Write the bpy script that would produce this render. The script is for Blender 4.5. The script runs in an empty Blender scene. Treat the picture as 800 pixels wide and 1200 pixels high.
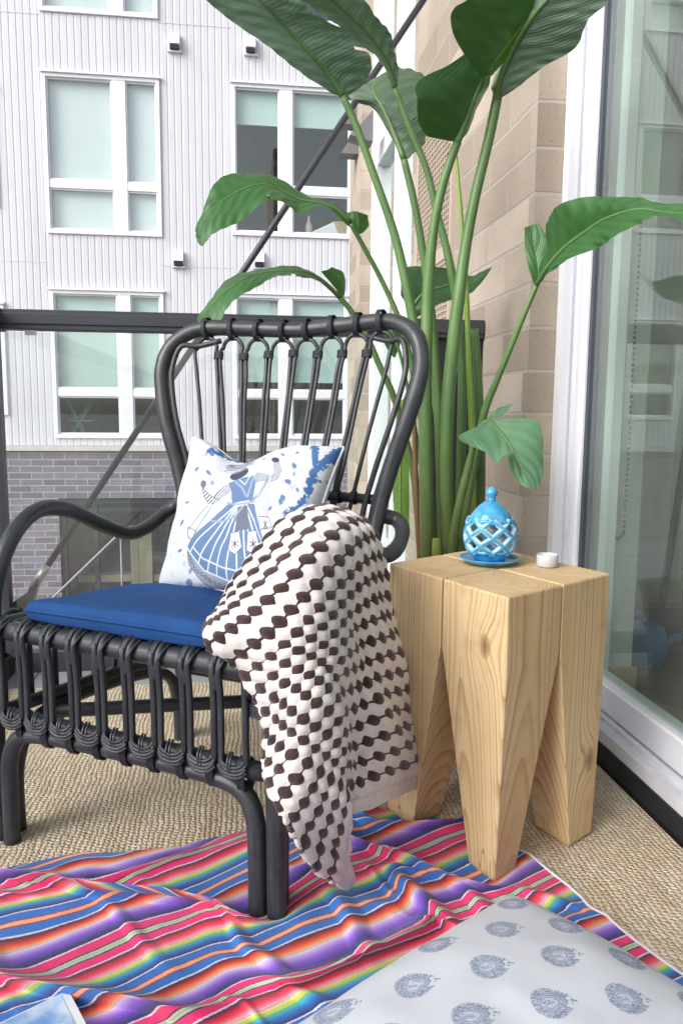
import bpy, math, random
import numpy as np
from mathutils import Vector, Matrix

random.seed(7)
RNG = np.random.RandomState(11)
sc = bpy.context.scene
COL = sc.collection
PI = math.pi

# ------------------------------------------------------------------ helpers
def lin(r, g, b):
    f = lambda c: ((c / 255.0) / 12.92) if c / 255.0 <= 0.04045 else (((c / 255.0) + 0.055) / 1.055) ** 2.4
    return (f(r), f(g), f(b), 1.0)

def tag(o, label=None, cat=None, group=None, kind=None):
    if label: o['label'] = label
    if cat: o['category'] = cat
    if group: o['group'] = group
    if kind: o['kind'] = kind
    return o

def empty(name, loc=(0, 0, 0), rz=0.0, label=None, cat=None, group=None):
    o = bpy.data.objects.new(name, None)
    o.empty_display_size = 0.1
    COL.objects.link(o)
    o.location = loc
    o.rotation_euler = (0, 0, rz)
    return tag(o, label, cat, group)

class MB:
    """collects geometry for ONE mesh object"""
    def __init__(self):
        self.v = []; self.f = []; self.uv = []; self.smooth = []
    def add(self, verts, faces, uvs=None, smooth=True):
        n = len(self.v)
        self.v.extend([tuple(p) for p in verts])
        self.uv.extend(uvs if uvs is not None else [(0, 0)] * len(verts))
        for fc in faces:
            self.f.append(tuple(i + n for i in fc)); self.smooth.append(smooth)
        return self
    def hexa(self, c8, uvscale=True):
        """8 corners: bottom 4 (ccw) then top 4; separate faces with metric box uv"""
        c = [Vector(p) for p in c8]
        for q in ((3, 2, 1, 0), (4, 5, 6, 7), (0, 1, 5, 4), (1, 2, 6, 5), (2, 3, 7, 6), (3, 0, 4, 7)):
            ps = [c[i] for i in q]
            nrm = (ps[1] - ps[0]).cross(ps[2] - ps[0])
            ax = max(range(3), key=lambda k: abs(nrm[k]))
            if ax == 0: uv = [(p.y, p.z) for p in ps]
            elif ax == 1: uv = [(p.x, p.z) for p in ps]
            else: uv = [(p.x, p.y) for p in ps]
            self.add(ps, [(0, 1, 2, 3)], uv, False)
        return self
    def box(self, x0, x1, y0, y1, z0, z1):
        return self.hexa([(x0, y0, z0), (x1, y0, z0), (x1, y1, z0), (x0, y1, z0),
                          (x0, y0, z1), (x1, y0, z1), (x1, y1, z1), (x0, y1, z1)])
    def tube(self, pts, r, seg=10, n=None, closed=False, flat=1.0, caps=True):
        pts = catmull(pts, n, closed) if n else [Vector(p) for p in pts]
        m = len(pts)
        rs = r if hasattr(r, '__len__') else [r] * m
        if len(rs) != m:
            rs = np.interp(np.linspace(0, 1, m), np.linspace(0, 1, len(rs)), rs)
        tans = []
        for i in range(m):
            a = pts[(i - 1) % m] if (closed or i > 0) else pts[i]
            b = pts[(i + 1) % m] if (closed or i < m - 1) else pts[i]
            tans.append((b - a).normalized() if (b - a).length > 1e-9 else Vector((0, 0, 1)))
        t = tans[0]
        nrm = t.cross(Vector((0, 0, 1)))
        if nrm.length < 0.1: nrm = t.cross(Vector((1, 0, 0)))
        nrm.normalize()
        V = []; U = []; L = 0
        for i in range(m):
            if i:
                L += (pts[i] - pts[i - 1]).length
                q = tans[i - 1].rotation_difference(tans[i]); nrm = q @ nrm
                nrm = (nrm - tans[i] * nrm.dot(tans[i])).normalized()
            bn = tans[i].cross(nrm)
            for k in range(seg):
                a = 2 * PI * k / seg
                V.append(pts[i] + (nrm * math.cos(a) + bn * (math.sin(a) * flat)) * rs[i])
                U.append((k / seg, L))
        F = []
        for i in range(m if closed else m - 1):
            j = (i + 1) % m
            for k in range(seg):
                k2 = (k + 1) % seg
                F.append((i * seg + k, i * seg + k2, j * seg + k2, j * seg + k))
        if caps and not closed:
            F.append(tuple(reversed(range(seg)))); F.append(tuple((m - 1) * seg + k for k in range(seg)))
        self.add(V, F, U)
        return self
    def lathe(self, prof, c=(0, 0, 0), seg=40):
        V = []; U = []
        for i, (r, z) in enumerate(prof):
            for k in range(seg):
                a = 2 * PI * k / seg
                V.append((c[0] + r * math.cos(a), c[1] + r * math.sin(a), c[2] + z)); U.append((k / seg, z))
        F = []
        for i in range(len(prof) - 1):
            for k in range(seg):
                k2 = (k + 1) % seg
                F.append((i * seg + k, i * seg + k2, (i + 1) * seg + k2, (i + 1) * seg + k))
        self.add(V, F, U)
        return self
    def grid(self, P, UV, closed=False):
        """P (n,m,3) array"""
        n, m = P.shape[:2]
        F = []
        for i in range(n - 1):
            for j in range(m - 1):
                F.append((i * m + j, i * m + j + 1, (i + 1) * m + j + 1, (i + 1) * m + j))
        self.add(P.reshape(-1, 3).tolist(), F, [tuple(x) for x in UV.reshape(-1, 2).tolist()])
        return self
    def build(self, name, mat, parent=None, loc=None, rz=None, colors=None, bevel=None):
        me = bpy.data.meshes.new(name)
        me.from_pydata(self.v, [], self.f)
        me.polygons.foreach_set('use_smooth', self.smooth)
        uvl = me.uv_layers.new(name='UVMap')
        li = np.zeros(len(me.loops), dtype=np.int32); me.loops.foreach_get('vertex_index', li)
        uvl.data.foreach_set('uv', np.array(self.uv, dtype=np.float32)[li].ravel())
        if colors is not None:
            ca = me.color_attributes.new('print', 'FLOAT_COLOR', 'POINT')
            c4 = np.ones((len(self.v), 4), dtype=np.float32); c4[:, :3] = colors
            ca.data.foreach_set('color', c4.ravel())
        me.materials.append(mat)
        me.update()
        o = bpy.data.objects.new(name, me)
        COL.objects.link(o)
        if parent: o.parent = parent
        if loc is not None: o.location = loc
        if rz is not None: o.rotation_euler = (0, 0, rz)
        if bevel:
            mm = o.modifiers.new('weld', 'WELD'); mm.merge_threshold = 0.0002
            b = o.modifiers.new('bevel', 'BEVEL'); b.width = bevel; b.segments = 2; b.limit_method = 'ANGLE'; b.angle_limit = math.radians(40)
        return o

def catmull(pts, n, closed=False):
    P = [Vector(p) for p in pts]
    m = len(P)
    if m < 3 and not closed:
        return [P[0].lerp(P[-1], i / n) for i in range(n + 1)]
    out = []
    segs = m if closed else m - 1
    for i in range(n + (0 if closed else 1)):
        t = i / n * segs
        k = min(int(t), segs - 1); u = t - k
        if closed:
            p0, p1, p2, p3 = P[(k - 1) % m], P[k], P[(k + 1) % m], P[(k + 2) % m]
        else:
            p1, p2 = P[k], P[k + 1]
            p0 = P[k - 1] if k > 0 else p1 * 2 - p2
            p3 = P[k + 2] if k + 2 < m else p2 * 2 - p1
        out.append(0.5 * ((2 * p1) + (p2 - p0) * u + (2 * p0 - 5 * p1 + 4 * p2 - p3) * u * u + (3 * p1 - p0 - 3 * p2 + p3) * u ** 3))
    return out

def crgrid(G, n, m):
    """resample a control grid (r,c,k) to (n,m,k) with Catmull-Rom in both directions"""
    G = np.asarray(G, dtype=float)
    def res(A, n):
        r = A.shape[0]
        t = np.linspace(0, r - 1, n); k = np.minimum(t.astype(int), r - 2); u = (t - k)[:, None, None]
        E = np.concatenate([[2 * A[0] - A[1]], A, [2 * A[-1] - A[-2]]])
        p0, p1, p2, p3 = E[k], E[k + 1], E[k + 2], E[k + 3]
        return 0.5 * (2 * p1 + (p2 - p0) * u + (2 * p0 - 5 * p1 + 4 * p2 - p3) * u ** 2 + (3 * p1 - p0 - 3 * p2 + p3) * u ** 3)
    A = res(G, n)
    return res(A.transpose(1, 0, 2), m).transpose(1, 0, 2)

def grid_normals(P):
    du = np.gradient(P, axis=0); dv = np.gradient(P, axis=1)
    N = np.cross(du, dv)
    return N / (np.linalg.norm(N, axis=2, keepdims=True) + 1e-9)

def vnoise(x, y, seed=0):
    """smooth value noise on arrays"""
    r = np.random.RandomState(seed).rand(64, 64)
    xi = np.floor(x).astype(int); yi = np.floor(y).astype(int)
    xf = x - xi; yf = y - yi
    xf = xf * xf * (3 - 2 * xf); yf = yf * yf * (3 - 2 * yf)
    g = lambda a, b: r[a % 64, b % 64]
    return ((g(xi, yi) * (1 - xf) + g(xi + 1, yi) * xf) * (1 - yf) + (g(xi, yi + 1) * (1 - xf) + g(xi + 1, yi + 1) * xf) * yf) * 2 - 1

# ------------------------------------------------------------------ materials
class NT:
    def __init__(self, name):
        self.m = bpy.data.materials.new(name); self.m.use_nodes = True
        self.t = self.m.node_tree; self.n = self.t.nodes
        self.p = self.n['Principled BSDF']; self.out = self.n['Material Output']
    def new(self, typ, **kw):
        nd = self.n.new(typ)
        for k, v in kw.items():
            if k.startswith('i_'):
                key = k[2:].replace('_', ' ')
                nd.inputs[int(key) if key.isdigit() else key].default_value = v
            else: setattr(nd, k, v)
        return nd
    def link(self, a, b): self.t.links.new(a, b)
    def math(self, op, a, b=None, c=None, clamp=False):
        nd = self.n.new('ShaderNodeMath'); nd.operation = op; nd.use_clamp = clamp
        for i, x in enumerate((a, b, c)):
            if x is None: continue
            if isinstance(x, (int, float)): nd.inputs[i].default_value = x
            else: self.link(x, nd.inputs[i])
        return nd.outputs[0]
    def mix(self, fac, a, b, blend='MIX'):
        nd = self.n.new('ShaderNodeMix'); nd.data_type = 'RGBA'; nd.blend_type = blend
        for i, x in ((0, fac), (6, a), (7, b)):
            if isinstance(x, (int, float)): nd.inputs[i].default_value = x
            elif isinstance(x, tuple): nd.inputs[i].default_value = x
            else: self.link(x, nd.inputs[i])
        return nd.outputs[2]
    def ramp(self, fac, stops, interp='LINEAR'):
        nd = self.n.new('ShaderNodeValToRGB'); cr = nd.color_ramp; cr.interpolation = interp
        while len(cr.elements) > 1: cr.elements.remove(cr.elements[-1])
        cr.elements[0].position = stops[0][0]; cr.elements[0].color = stops[0][1]
        for p, c in stops[1:]:
            e = cr.elements.new(p); e.color = c
        self.link(fac, nd.inputs[0])
        return nd.outputs[0]
    def coord(self, kind='Object'):
        return self.n.new('ShaderNodeTexCoord').outputs[kind]
    def mapping(self, vec, scale=(1, 1, 1), rot=(0, 0, 0), loc=(0, 0, 0)):
        nd = self.n.new('ShaderNodeMapping')
        nd.inputs['Scale'].default_value = scale; nd.inputs['Rotation'].default_value = rot; nd.inputs['Location'].default_value = loc
        self.link(vec, nd.inputs['Vector']); return nd.outputs[0]
    def noise(self, vec, scale, detail=4, rough=0.55, out=0):
        nd = self.n.new('ShaderNodeTexNoise'); nd.inputs['Scale'].default_value = scale
        nd.inputs['Detail'].default_value = detail; nd.inputs['Roughness'].default_value = rough
        if vec is not None: self.link(vec, nd.inputs['Vector'])
        return nd.outputs[out]
    def sep(self, vec):
        nd = self.n.new('ShaderNodeSeparateXYZ'); self.link(vec, nd.inputs[0]); return nd.outputs
    def comb(self, x, y, z=0.0):
        nd = self.n.new('ShaderNodeCombineXYZ')
        for i, v in enumerate((x, y, z)):
            if isinstance(v, (int, float)): nd.inputs[i].default_value = v
            else: self.link(v, nd.inputs[i])
        return nd.outputs[0]
    def bump(self, h, strength=0.3, dist=0.002):
        nd = self.n.new('ShaderNodeBump'); nd.inputs['Strength'].default_value = strength; nd.inputs['Distance'].default_value = dist
        self.link(h, nd.inputs['Height']); self.link(nd.outputs[0], self.p.inputs['Normal']); return nd
    def set(self, **kw):
        for k, v in kw.items():
            i = self.p.inputs[k.replace('_', ' ')]
            if hasattr(v, 'links') or hasattr(v, 'is_linked'): self.link(v, i)
            else: i.default_value = v
        return self

def simple(name, col, rough=0.5, var=0.12, scale=8.0, bump=0.0, bscale=60.0, metal=0.0, spec=0.5):
    t = NT(name)
    co = t.coord('Object')
    n1 = t.noise(co, scale, 5)
    dark = tuple(c * (1 - var) for c in col[:3]) + (1,); lite = tuple(min(1, c * (1 + var)) for c in col[:3]) + (1,)
    t.set(Base_Color=t.ramp(n1, [(0.3, dark), (0.7, lite)]), Roughness=rough, Metallic=metal)
    t.p.inputs['Specular IOR Level'].default_value = spec
    if bump: t.bump(t.noise(co, bscale, 6), bump, 0.002)
    return t.m

def glass(name, tint, refl_ior=1.5, boost=1.0, haze=0.0):
    t = NT(name)
    t.n.remove(t.p)
    tr = t.new('ShaderNodeBsdfTransparent'); tr.inputs[0].default_value = tint
    gl = t.new('ShaderNodeBsdfGlossy'); gl.inputs['Roughness'].default_value = 0.0; gl.inputs[0].default_value = (0.95, 1.0, 0.98, 1)
    co = t.coord('Object')
    bp = t.n.new('ShaderNodeBump'); bp.inputs['Strength'].default_value = 0.02; bp.inputs['Distance'].default_value = 0.01
    t.link(t.noise(co, 1.5, 2), bp.inputs['Height']); t.link(bp.outputs[0], gl.inputs['Normal'])
    lw = t.new('ShaderNodeLayerWeight'); lw.inputs[0].default_value = 0.5
    r0 = ((refl_ior - 1) / (refl_ior + 1)) ** 2
    f5 = t.math('POWER', lw.outputs['Facing'], 5.0)
    f = t.math('MULTIPLY', t.math('ADD', t.math('MULTIPLY', f5, 1 - r0), r0), boost, clamp=True)
    mx = t.new('ShaderNodeMixShader')
    t.link(f, mx.inputs[0]); t.link(tr.outputs[0], mx.inputs[1]); t.link(gl.outputs[0], mx.inputs[2])
    res = mx.outputs[0]
    if haze:  # pale diffuse film, a haze painted over the glass
        df = t.new('ShaderNodeBsdfDiffuse'); df.inputs[0].default_value = (.8, .82, .82, 1)
        dm = t.new('ShaderNodeMixShader')
        sm_ = t.noise(t.mapping(co, (3, 3, .8)), 2.0, 5)
        t.link(t.math('MULTIPLY', sm_, haze * 2, clamp=True), dm.inputs[0]); t.link(res, dm.inputs[1]); t.link(df.outputs[0], dm.inputs[2]); res = dm.outputs[0]
    t.link(res, t.out.inputs[0])
    return t.m

def brick_mat(name, c1, c2, mortar, bw, bh, ms, rough=0.85, speck=0.25, bump=0.6, tint=None):
    t = NT(name)
    uv = t.coord('UV')
    wob = t.noise(uv, 6.0, 3, out=1)
    vec = t.new('ShaderNodeVectorMath', operation='MULTIPLY_ADD'); t.link(wob, vec.inputs[0]); vec.inputs[1].default_value = (0.004, 0.004, 0)
    t.link(uv, vec.inputs[2])
    b = t.new('ShaderNodeTexBrick')
    t.link(vec.outputs[0], b.inputs['Vector'])
    b.inputs['Scale'].default_value = 1.0; b.inputs['Color1'].default_value = c1; b.inputs['Color2'].default_value = c2
    b.inputs['Mortar'].default_value = mortar; b.inputs['Mortar Size'].default_value = ms; b.inputs['Mortar Smooth'].default_value = 0.3
    b.inputs['Brick Width'].default_value = bw; b.inputs['Row Height'].default_value = bh; b.offset = 0.5; b.inputs['Bias'].default_value = -0.1
    n1 = t.noise(uv, 5.0, 5); n2 = t.noise(uv, 130.0, 3, 0.7)
    c = t.mix(t.math('MULTIPLY', t.math('SUBTRACT', n1, 0.35, clamp=True), 0.9), b.outputs[0], tuple(x * 0.72 for x in c1[:3]) + (1,))
    sp = t.math('MULTIPLY', t.math('LESS_THAN', n2, 0.37), speck)
    c = t.mix(sp, c, tuple(x * 0.3 for x in c1[:3]) + (1,))
    t.set(Base_Color=c, Roughness=rough)
    h = t.math('ADD', t.math('MULTIPLY', t.math('SUBTRACT', 1.0, b.outputs[1]), 1.0), t.math('MULTIPLY', n2, 0.25))
    t.bump(h, bump, 0.006)
    return t.m
# ------------------------------------------------------------------ palette
def siding_mat():
    t = NT('painted_siding'); co = t.coord('Object')
    n1 = t.noise(t.mapping(co, (5, 1, .22)), 1.0, 5); n2 = t.noise(t.mapping(co, (.5, 1, .5)), 1.0, 4); n3 = t.noise(t.mapping(co, (26, 1, .5)), 1.0, 3)
    c = t.ramp(t.math('ADD', t.math('MULTIPLY', n1, .45), t.math('ADD', t.math('MULTIPLY', n2, .35), t.math('MULTIPLY', n3, .2))), [(.32, lin(199, 200, 208)), (.5, lin(210, 211, 220)), (.7, lin(216, 217, 226))])
    t.set(Base_Color=c, Roughness=.55)
    t.bump(t.noise(t.mapping(co, (2, 1, .6)), 1.0, 3), .15, .02); return t.m
M_siding = siding_mat()
M_white = simple('white_frame', lin(236, 237, 244), 0.4, 0.03, 3, 0.02, 40)
M_ledge = simple('stone_ledge', lin(205, 200, 196), 0.8, 0.08, 6, 0.2, 60)
M_greybrick = brick_mat('grey_brick', lin(112, 108, 120), lin(138, 133, 144), lin(176, 172, 180), 0.29, 0.088, 0.007, 0.85, 0.06, 0.3)
M_tanbrick = brick_mat('tan_brick', lin(158, 145, 132), lin(200, 187, 173), lin(180, 172, 163), 0.34, 0.111, 0.005, 0.9, 0.5, 0.6)
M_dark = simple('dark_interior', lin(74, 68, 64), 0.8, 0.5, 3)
M_black = simple('black_metal', lin(58, 61, 69), 0.42, 0.1, 20, 0.03, 200)
M_blackmatt = simple('black_sill', lin(26, 29, 35), 0.6, 0.15, 20)
M_steel = simple('steel', lin(190, 188, 186), 0.3, 0.1, 30, metal=0.9)
M_mint = simple('mint_blind', lin(206, 228, 224), 0.75, 0.02, 4)
M_paleblind = simple('pale_blind', lin(232, 240, 243), 0.75, 0.02, 4)
M_brownblind = simple('brown_blind', lin(120, 108, 102), 0.8, 0.05, 4)
M_winglass = glass('window_glass', (0.95, 0.98, 0.98, 1), 1.5, 2.0)
M_doorglass = glass('door_glass', (0.86, 0.93, 0.90, 1), 1.5, 1.5, .045)
M_railglass = glass('railing_glass', (0.975, 0.99, 0.985, 1), 1.45, 1.6, .022)
M_grey = simple('grey_hood', lin(120, 120, 124), 0.5)
M_louvre = simple('louvre_paint', lin(186, 172, 158), 0.6, 0.05, 10)
M_slot = simple('louvre_slot_shade', lin(48, 42, 40), 0.9, 0.1, 10)
M_plaster = simple('plaster', lin(206, 212, 204), 0.85, 0.03, 3)
M_woodfloor = simple('dark_wood_floor', lin(112, 100, 88), 0.35, 0.2, 5)
M_skirt = simple('skirting', lin(176, 164, 140), 0.6, 0.05, 5)
M_mintpaint = simple('mint_paint', lin(150, 215, 195), 0.5)

def floor_mat():
    t = NT('deck_tiles')
    uv = t.coord('UV')
    b = t.new('ShaderNodeTexBrick'); t.link(uv, b.inputs['Vector'])
    b.offset = 0.0; b.inputs['Scale'].default_value = 1; b.inputs['Brick Width'].default_value = 0.6; b.inputs['Row Height'].default_value = 0.3
    b.inputs['Mortar Size'].default_value = 0.003
    b.inputs['Color1'].default_value = lin(160, 162, 170); b.inputs['Color2'].default_value = lin(168, 169, 176); b.inputs['Mortar'].default_value = lin(70, 70, 74)
    n = t.noise(uv, 7, 6)
    c = t.mix(t.math('MULTIPLY', n, 0.5), b.outputs[0], lin(136, 137, 145))
    t.set(Base_Color=c, Roughness=0.75)
    t.bump(t.math('SUBTRACT', t.noise(uv, 90, 4), t.math('MULTIPLY', b.outputs[1], 2.0)), 0.25, 0.003)
    return t.m
M_floor = floor_mat()

def ground_mat():
    t = NT('pavement')
    co = t.coord('Object')
    n = t.noise(co, 0.8, 8); n2 = t.noise(co, 30, 4)
    c = t.ramp(t.math('ADD', t.math('MULTIPLY', n, .7), t.math('MULTIPLY', n2, .3)), [(0.3, lin(110, 110, 106)), (0.7, lin(150, 148, 142))])
    t.set(Base_Color=c, Roughness=0.9); t.bump(n2, 0.3, 0.01)
    return t.m

# ------------------------------------------------------------------ setting
g = MB(); g.hexa([(-400, -400, -2.8), (400, -400, -2.8), (400, 400, -2.8), (-400, 400, -2.8), (-400, -400, -2.6), (400, -400, -2.6), (400, 400, -2.6), (-400, 400, -2.6)])
tag(g.build('ground', ground_mat()), 'grey paved ground far below the balcony', 'ground', kind='structure')
g = MB(); g.box(-0.74, 0.80, -1.6, 2.47, -0.22, -0.012)
tag(g.build('balcony_floor', M_floor), 'grey tiled balcony floor under the rug', 'floor', kind='structure')

# ---- apartment building across the yard
YF = 11.0
apt = empty('apartment_building', (0, YF, -2.6), 0, 'white ribbed-metal apartment block with grey brick base across the yard', 'building')
def ap(mb, name, mat, parent=None, **k):
    """vertices are given in world coordinates; the building's empty sits at (0, YF, -2.6)"""
    mb.v = [(x, y - YF, z + 2.6) for x, y, z in mb.v]
    return mb.build(name, mat, parent or apt, **k)

# window list: x0,x1,z0,z1, mullion x0,x1, transom z0,z1 (or None), blind colour+drop per column, which
WIN = []
def rowz(k): return (3.03 + 2.69 * k, 4.99 + 2.69 * k)
for k in (-1, 0, 1, 2):
    z0, z1 = rowz(k)
    if k == -1: z0, z1 = 0.375, 2.31
    WIN.append(('A', k, -2.43, -0.975, z0, z1, -1.575, -1.405))
    WIN.append(('C', k, -0.05, 1.56 if k >= 0 else 1.52, z0 + 0.06 * (k >= 0), z1 + 0.01, 0.575, 0.745))
    WIN.append(('L', k, -4.62, -3.02, z0 + .3, z1 - .2, -3.9, -3.78))
    WIN.append(('R', k, 2.6, 4.1, z0, z1, 3.3, 3.42))
    WIN.append(('F', k, -7.1, -5.6, z0, z1, -6.3, -6.16))

# ribbed cladding around the openings
def ribbed(mb, x0, x1, z0, z1, zc=0.0):
    p = 0.088; d = 0.006
    k0 = math.floor(x0 / p) - 1; xs = []
    k = k0
    while k * p < x1 + p:
        for fx, dy in ((0.0, 0), (0.10, d), (0.2, d), (0.30, 0)):
            xs.append((k * p + fx * p, dy))
        k += 1
    pr = []
    def yat(x):
        for (a, ya), (b, yb) in zip(xs, xs[1:]):
            if a <= x <= b: return ya + (yb - ya) * (x - a) / (b - a + 1e-9)
        return 0
    pr = [(x0, yat(x0))] + [q for q in xs if x0 < q[0] < x1] + [(x1, yat(x1))]
    V = []; U = []
    for x, y in pr:
        V += [(x, YF + y, z0), (x, YF + y, z1)]; U += [(x, z0), (x, z1)]
    F = [(2 * i, 2 * i + 2, 2 * i + 3, 2 * i + 1) for i in range(len(pr) - 1)]
    mb.add(V, F, U, False)
    # underside lip
    V = [(pr[0][0], YF + 0.05, z0)] + [(x, YF + y, z0) for x, y in pr] + [(pr[-1][0], YF + 0.05, z0)]
    mb.add(V, [tuple(range(len(V)))], None, False)
clad = MB()
cols = sorted({(w[2], w[3], w[0]) for w in WIN if w[0] in 'ALRF'} | {(-0.05, 1.56, 'C')})
X0, X1, ZB, ZT = -9.0, 5.2, 0.275, 10.6
xprev = X0
for (a, b, nm) in cols:
    ribbed(clad, xprev, a, ZB, ZT)
    spans = sorted((w[4], w[5]) for w in WIN if w[0] == nm)
    zp = ZB
    for z0, z1 in spans:
        if z0 - zp > 0.01: ribbed(clad, a, b, zp, z0)
        zp = z1
    ribbed(clad, a, b, zp, ZT)
    xprev = b
ribbed(clad, xprev, X1, ZB, ZT)
ap(clad, 'wall_cladding', M_siding)
for z in (2.66, 5.68):
    for (xa, xb) in ((-9, -4.62), (-3.02, -2.43), (-0.975, -0.05)):
        seam = MB(); seam.box(xa, xb, YF - 0.004, YF + 0.02, z, z + 0.012); ap(seam, 'cladding_seam', M_siding)
# backing with floors behind windows
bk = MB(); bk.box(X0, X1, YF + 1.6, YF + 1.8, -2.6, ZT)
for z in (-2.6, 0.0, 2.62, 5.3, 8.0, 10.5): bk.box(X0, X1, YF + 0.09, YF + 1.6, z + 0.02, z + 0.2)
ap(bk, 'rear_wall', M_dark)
rf = MB(); rf.box(X0, X1, YF - 0.05, YF + 4, ZT, ZT + 0.3); ap(rf, 'roof', M_white)
for xs_ in (X0 - .1, X1):
    sd = MB(); sd.box(xs_, xs_ + 0.1, YF - 0.02, YF + 4, -2.6, ZT); ap(sd, 'side_wall', M_siding)
lg = MB(); lg.box(X0, X1, YF - 0.07, YF + 0.1, 0.205, 0.272); ap(lg, 'stone_ledge', M_ledge)

def window(nm, k, x0, x1, z0, z1, m0, m1):
    w = MB(); f = 0.042; y0, y1 = YF - 0.03, YF + 0.06
    w.box(x0, x0 + f, y0, y1, z0, z1); w.box(x1 - f, x1, y0, y1, z0, z1)
    w.box(x0 + f, x1 - f, y0, y1, z1 - f, z1); w.box(x0 + f, x1 - f, y0, y1, z0, z0 + f * 1.2)
    w.box(m0, m1, y0 + 0.006, y1, z0 + f * 1.2, z1 - f)
    tz = z0 + (z1 - z0) * 0.315; tb = 0.10
    rc = ((x0 + f, m0), (m1, x1 - f))
    for a, b in rc: w.box(a, b, y0 + 0.012, y1, tz - tb / 2, tz + tb / 2)
    # inner sash lips
    for a, b in rc:
        for zz0, zz1 in ((z0 + f * 1.2, tz - tb / 2), (tz + tb / 2, z1 - f)):
            s = 0.022; yy = y0 + 0.035
            w.box(a, a + s, yy, y1, zz0, zz1); w.box(b - s, b, yy, y1, zz0, zz1)
            w.box(a + s, b - s, yy, y1, zz0, zz0 + s); w.box(a + s, b - s, yy, y1, zz1 - s, zz1)
    # drip trim above
    w.box(x0 - 0.02, x1 + 0.02, y0 - 0.03, y0 + 0.03, z1 + 0.002, z1 + 0.03)
    wo = ap(w, 'window', M_white)
    for ci, (a, b) in enumerate(rc):
        for ri, (zz0, zz1) in enumerate(((z0 + f * 1.2, tz - tb / 2), (tz + tb / 2, z1 - f))):
            q = MB(); q.box(a + .02, b - .02, YF + 0.032, YF + 0.044, zz0 + .02, zz1 - .02)
            ap(q, 'pane', M_winglass, wo)
        # roller blind and its bottom bar
        if nm == 'A': drop, mt = ((0.0, M_paleblind) if k >= 0 else (0.335, M_mint))
        elif nm == 'C': drop, mt = ((0.755, M_mint) if k == 0 else (0.40, M_mint) if k == -1 else (0.3, M_mint))
        elif nm == 'L': drop, mt = (0.0, M_brownblind)
        else: drop, mt = (random.choice((0.3, 0.5, 0.0, 0.6)), M_mint)
        if k == 2 or k == 1: drop, mt = 0.0 if nm == 'A' else drop, M_paleblind
        zb = z0 + (z1 - z0) * drop + 0.03
        q = MB(); q.box(a - .03, b + .03, YF + 0.10, YF + 0.106, zb, z1 - .01); q.box(a - .03, b + .03, YF + 0.094, YF + 0.112, zb - .03, zb)
        ap(q, 'roller_blind', mt, wo)
for w in WIN: window(*w)

def hood(x, z):
    h = MB()
    h.hexa([(x - .065, YF - .10, z - .03), (x + .065, YF - .10, z - .03), (x + .065, YF, z - .05), (x - .065, YF, z - .05),
            (x - .065, YF - .06, z + .10), (x + .065, YF - .06, z + .10), (x + .065, YF, z + .11), (x - .065, YF, z + .11)])
    h.box(x - .09, x + .09, YF - .05, YF, z - .11, z - .095)
    o = ap(h, 'vent_hood', M_white)
    d = MB(); d.box(x - .055, x + .055, YF - .085, YF - .004, z - .09, z - .05); ap(d, 'vent_grille', M_blackmatt, o)
for x, z in ((-0.77, 5.44), (0.2, 5.46), (-0.77, 2.75), (0.30, 2.77), (2.1, 5.4)): hood(x, z)

# brick base with shop front
bb = MB()
sx0, sx1, sz1 = -2.42, 0.55, -0.44
bb.box(X0, sx0, YF - .02, YF + .25, -2.6, 0.2); bb.box(sx1, X1, YF - .02, YF + .25, -2.6, 0.2); bb.box(sx0, sx1, YF - .02, YF + .25, sz1, 0.2)
ap(bb, 'brick_base', M_greybrick)
sf = MB(); y0, y1 = YF + .02, YF + .1
sf.box(sx0, sx1, y0, y1, sz1 - .08, sz1); sf.box(sx0, sx0 + .08, y0, y1, -2.6, sz1 - .08); sf.box(sx1 - .08, sx1, y0, y1, -2.6, sz1 - .08)
for x in (-1.95, -1.0, -.25): sf.box(x - .03, x + .03, y0, y1, -2.6, sz1 - .08)
sf.box(sx0 + .08, sx1 - .08, y0 + .01, y1 - .01, -0.63, -0.58)
sfo = ap(sf, 'shop_front', M_black)
q = MB(); q.box(sx0 + .08, sx1 - .08, YF + .055, YF + .065, -2.6, sz1 - .08); ap(q, 'pane', M_winglass, sfo)
q = MB(); q.box(-2.3, .2, YF + .5, YF + .75, -1.72, -1.62); q.box(-1.55, -1.25, YF + .45, YF + .6, -2.58, -1.0); ap(q, 'counter', M_skirt, sfo)
M_rail = simple('galvanised', lin(140, 142, 146), .5, .1, 20, metal=.4)
hr = empty('stair_handrail', (-2.6, 10.2, -2.6), 0, 'thin pale metal handrail sloping up in front of the grey brick base', 'handrail')
q = MB(); q.tube([(-.1, 0, .62), (.0, 0, .74), (1.15, 0, 1.85), (1.25, 0, 1.88)], .016, 8); q.build('rail', M_rail, hr)
for x in (0.05, 1.1):
    q = MB(); q.tube([(x, 0, 0), (x, 0, .74 + x * .965)], .012, 8); q.build('post', M_rail, hr)

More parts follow.
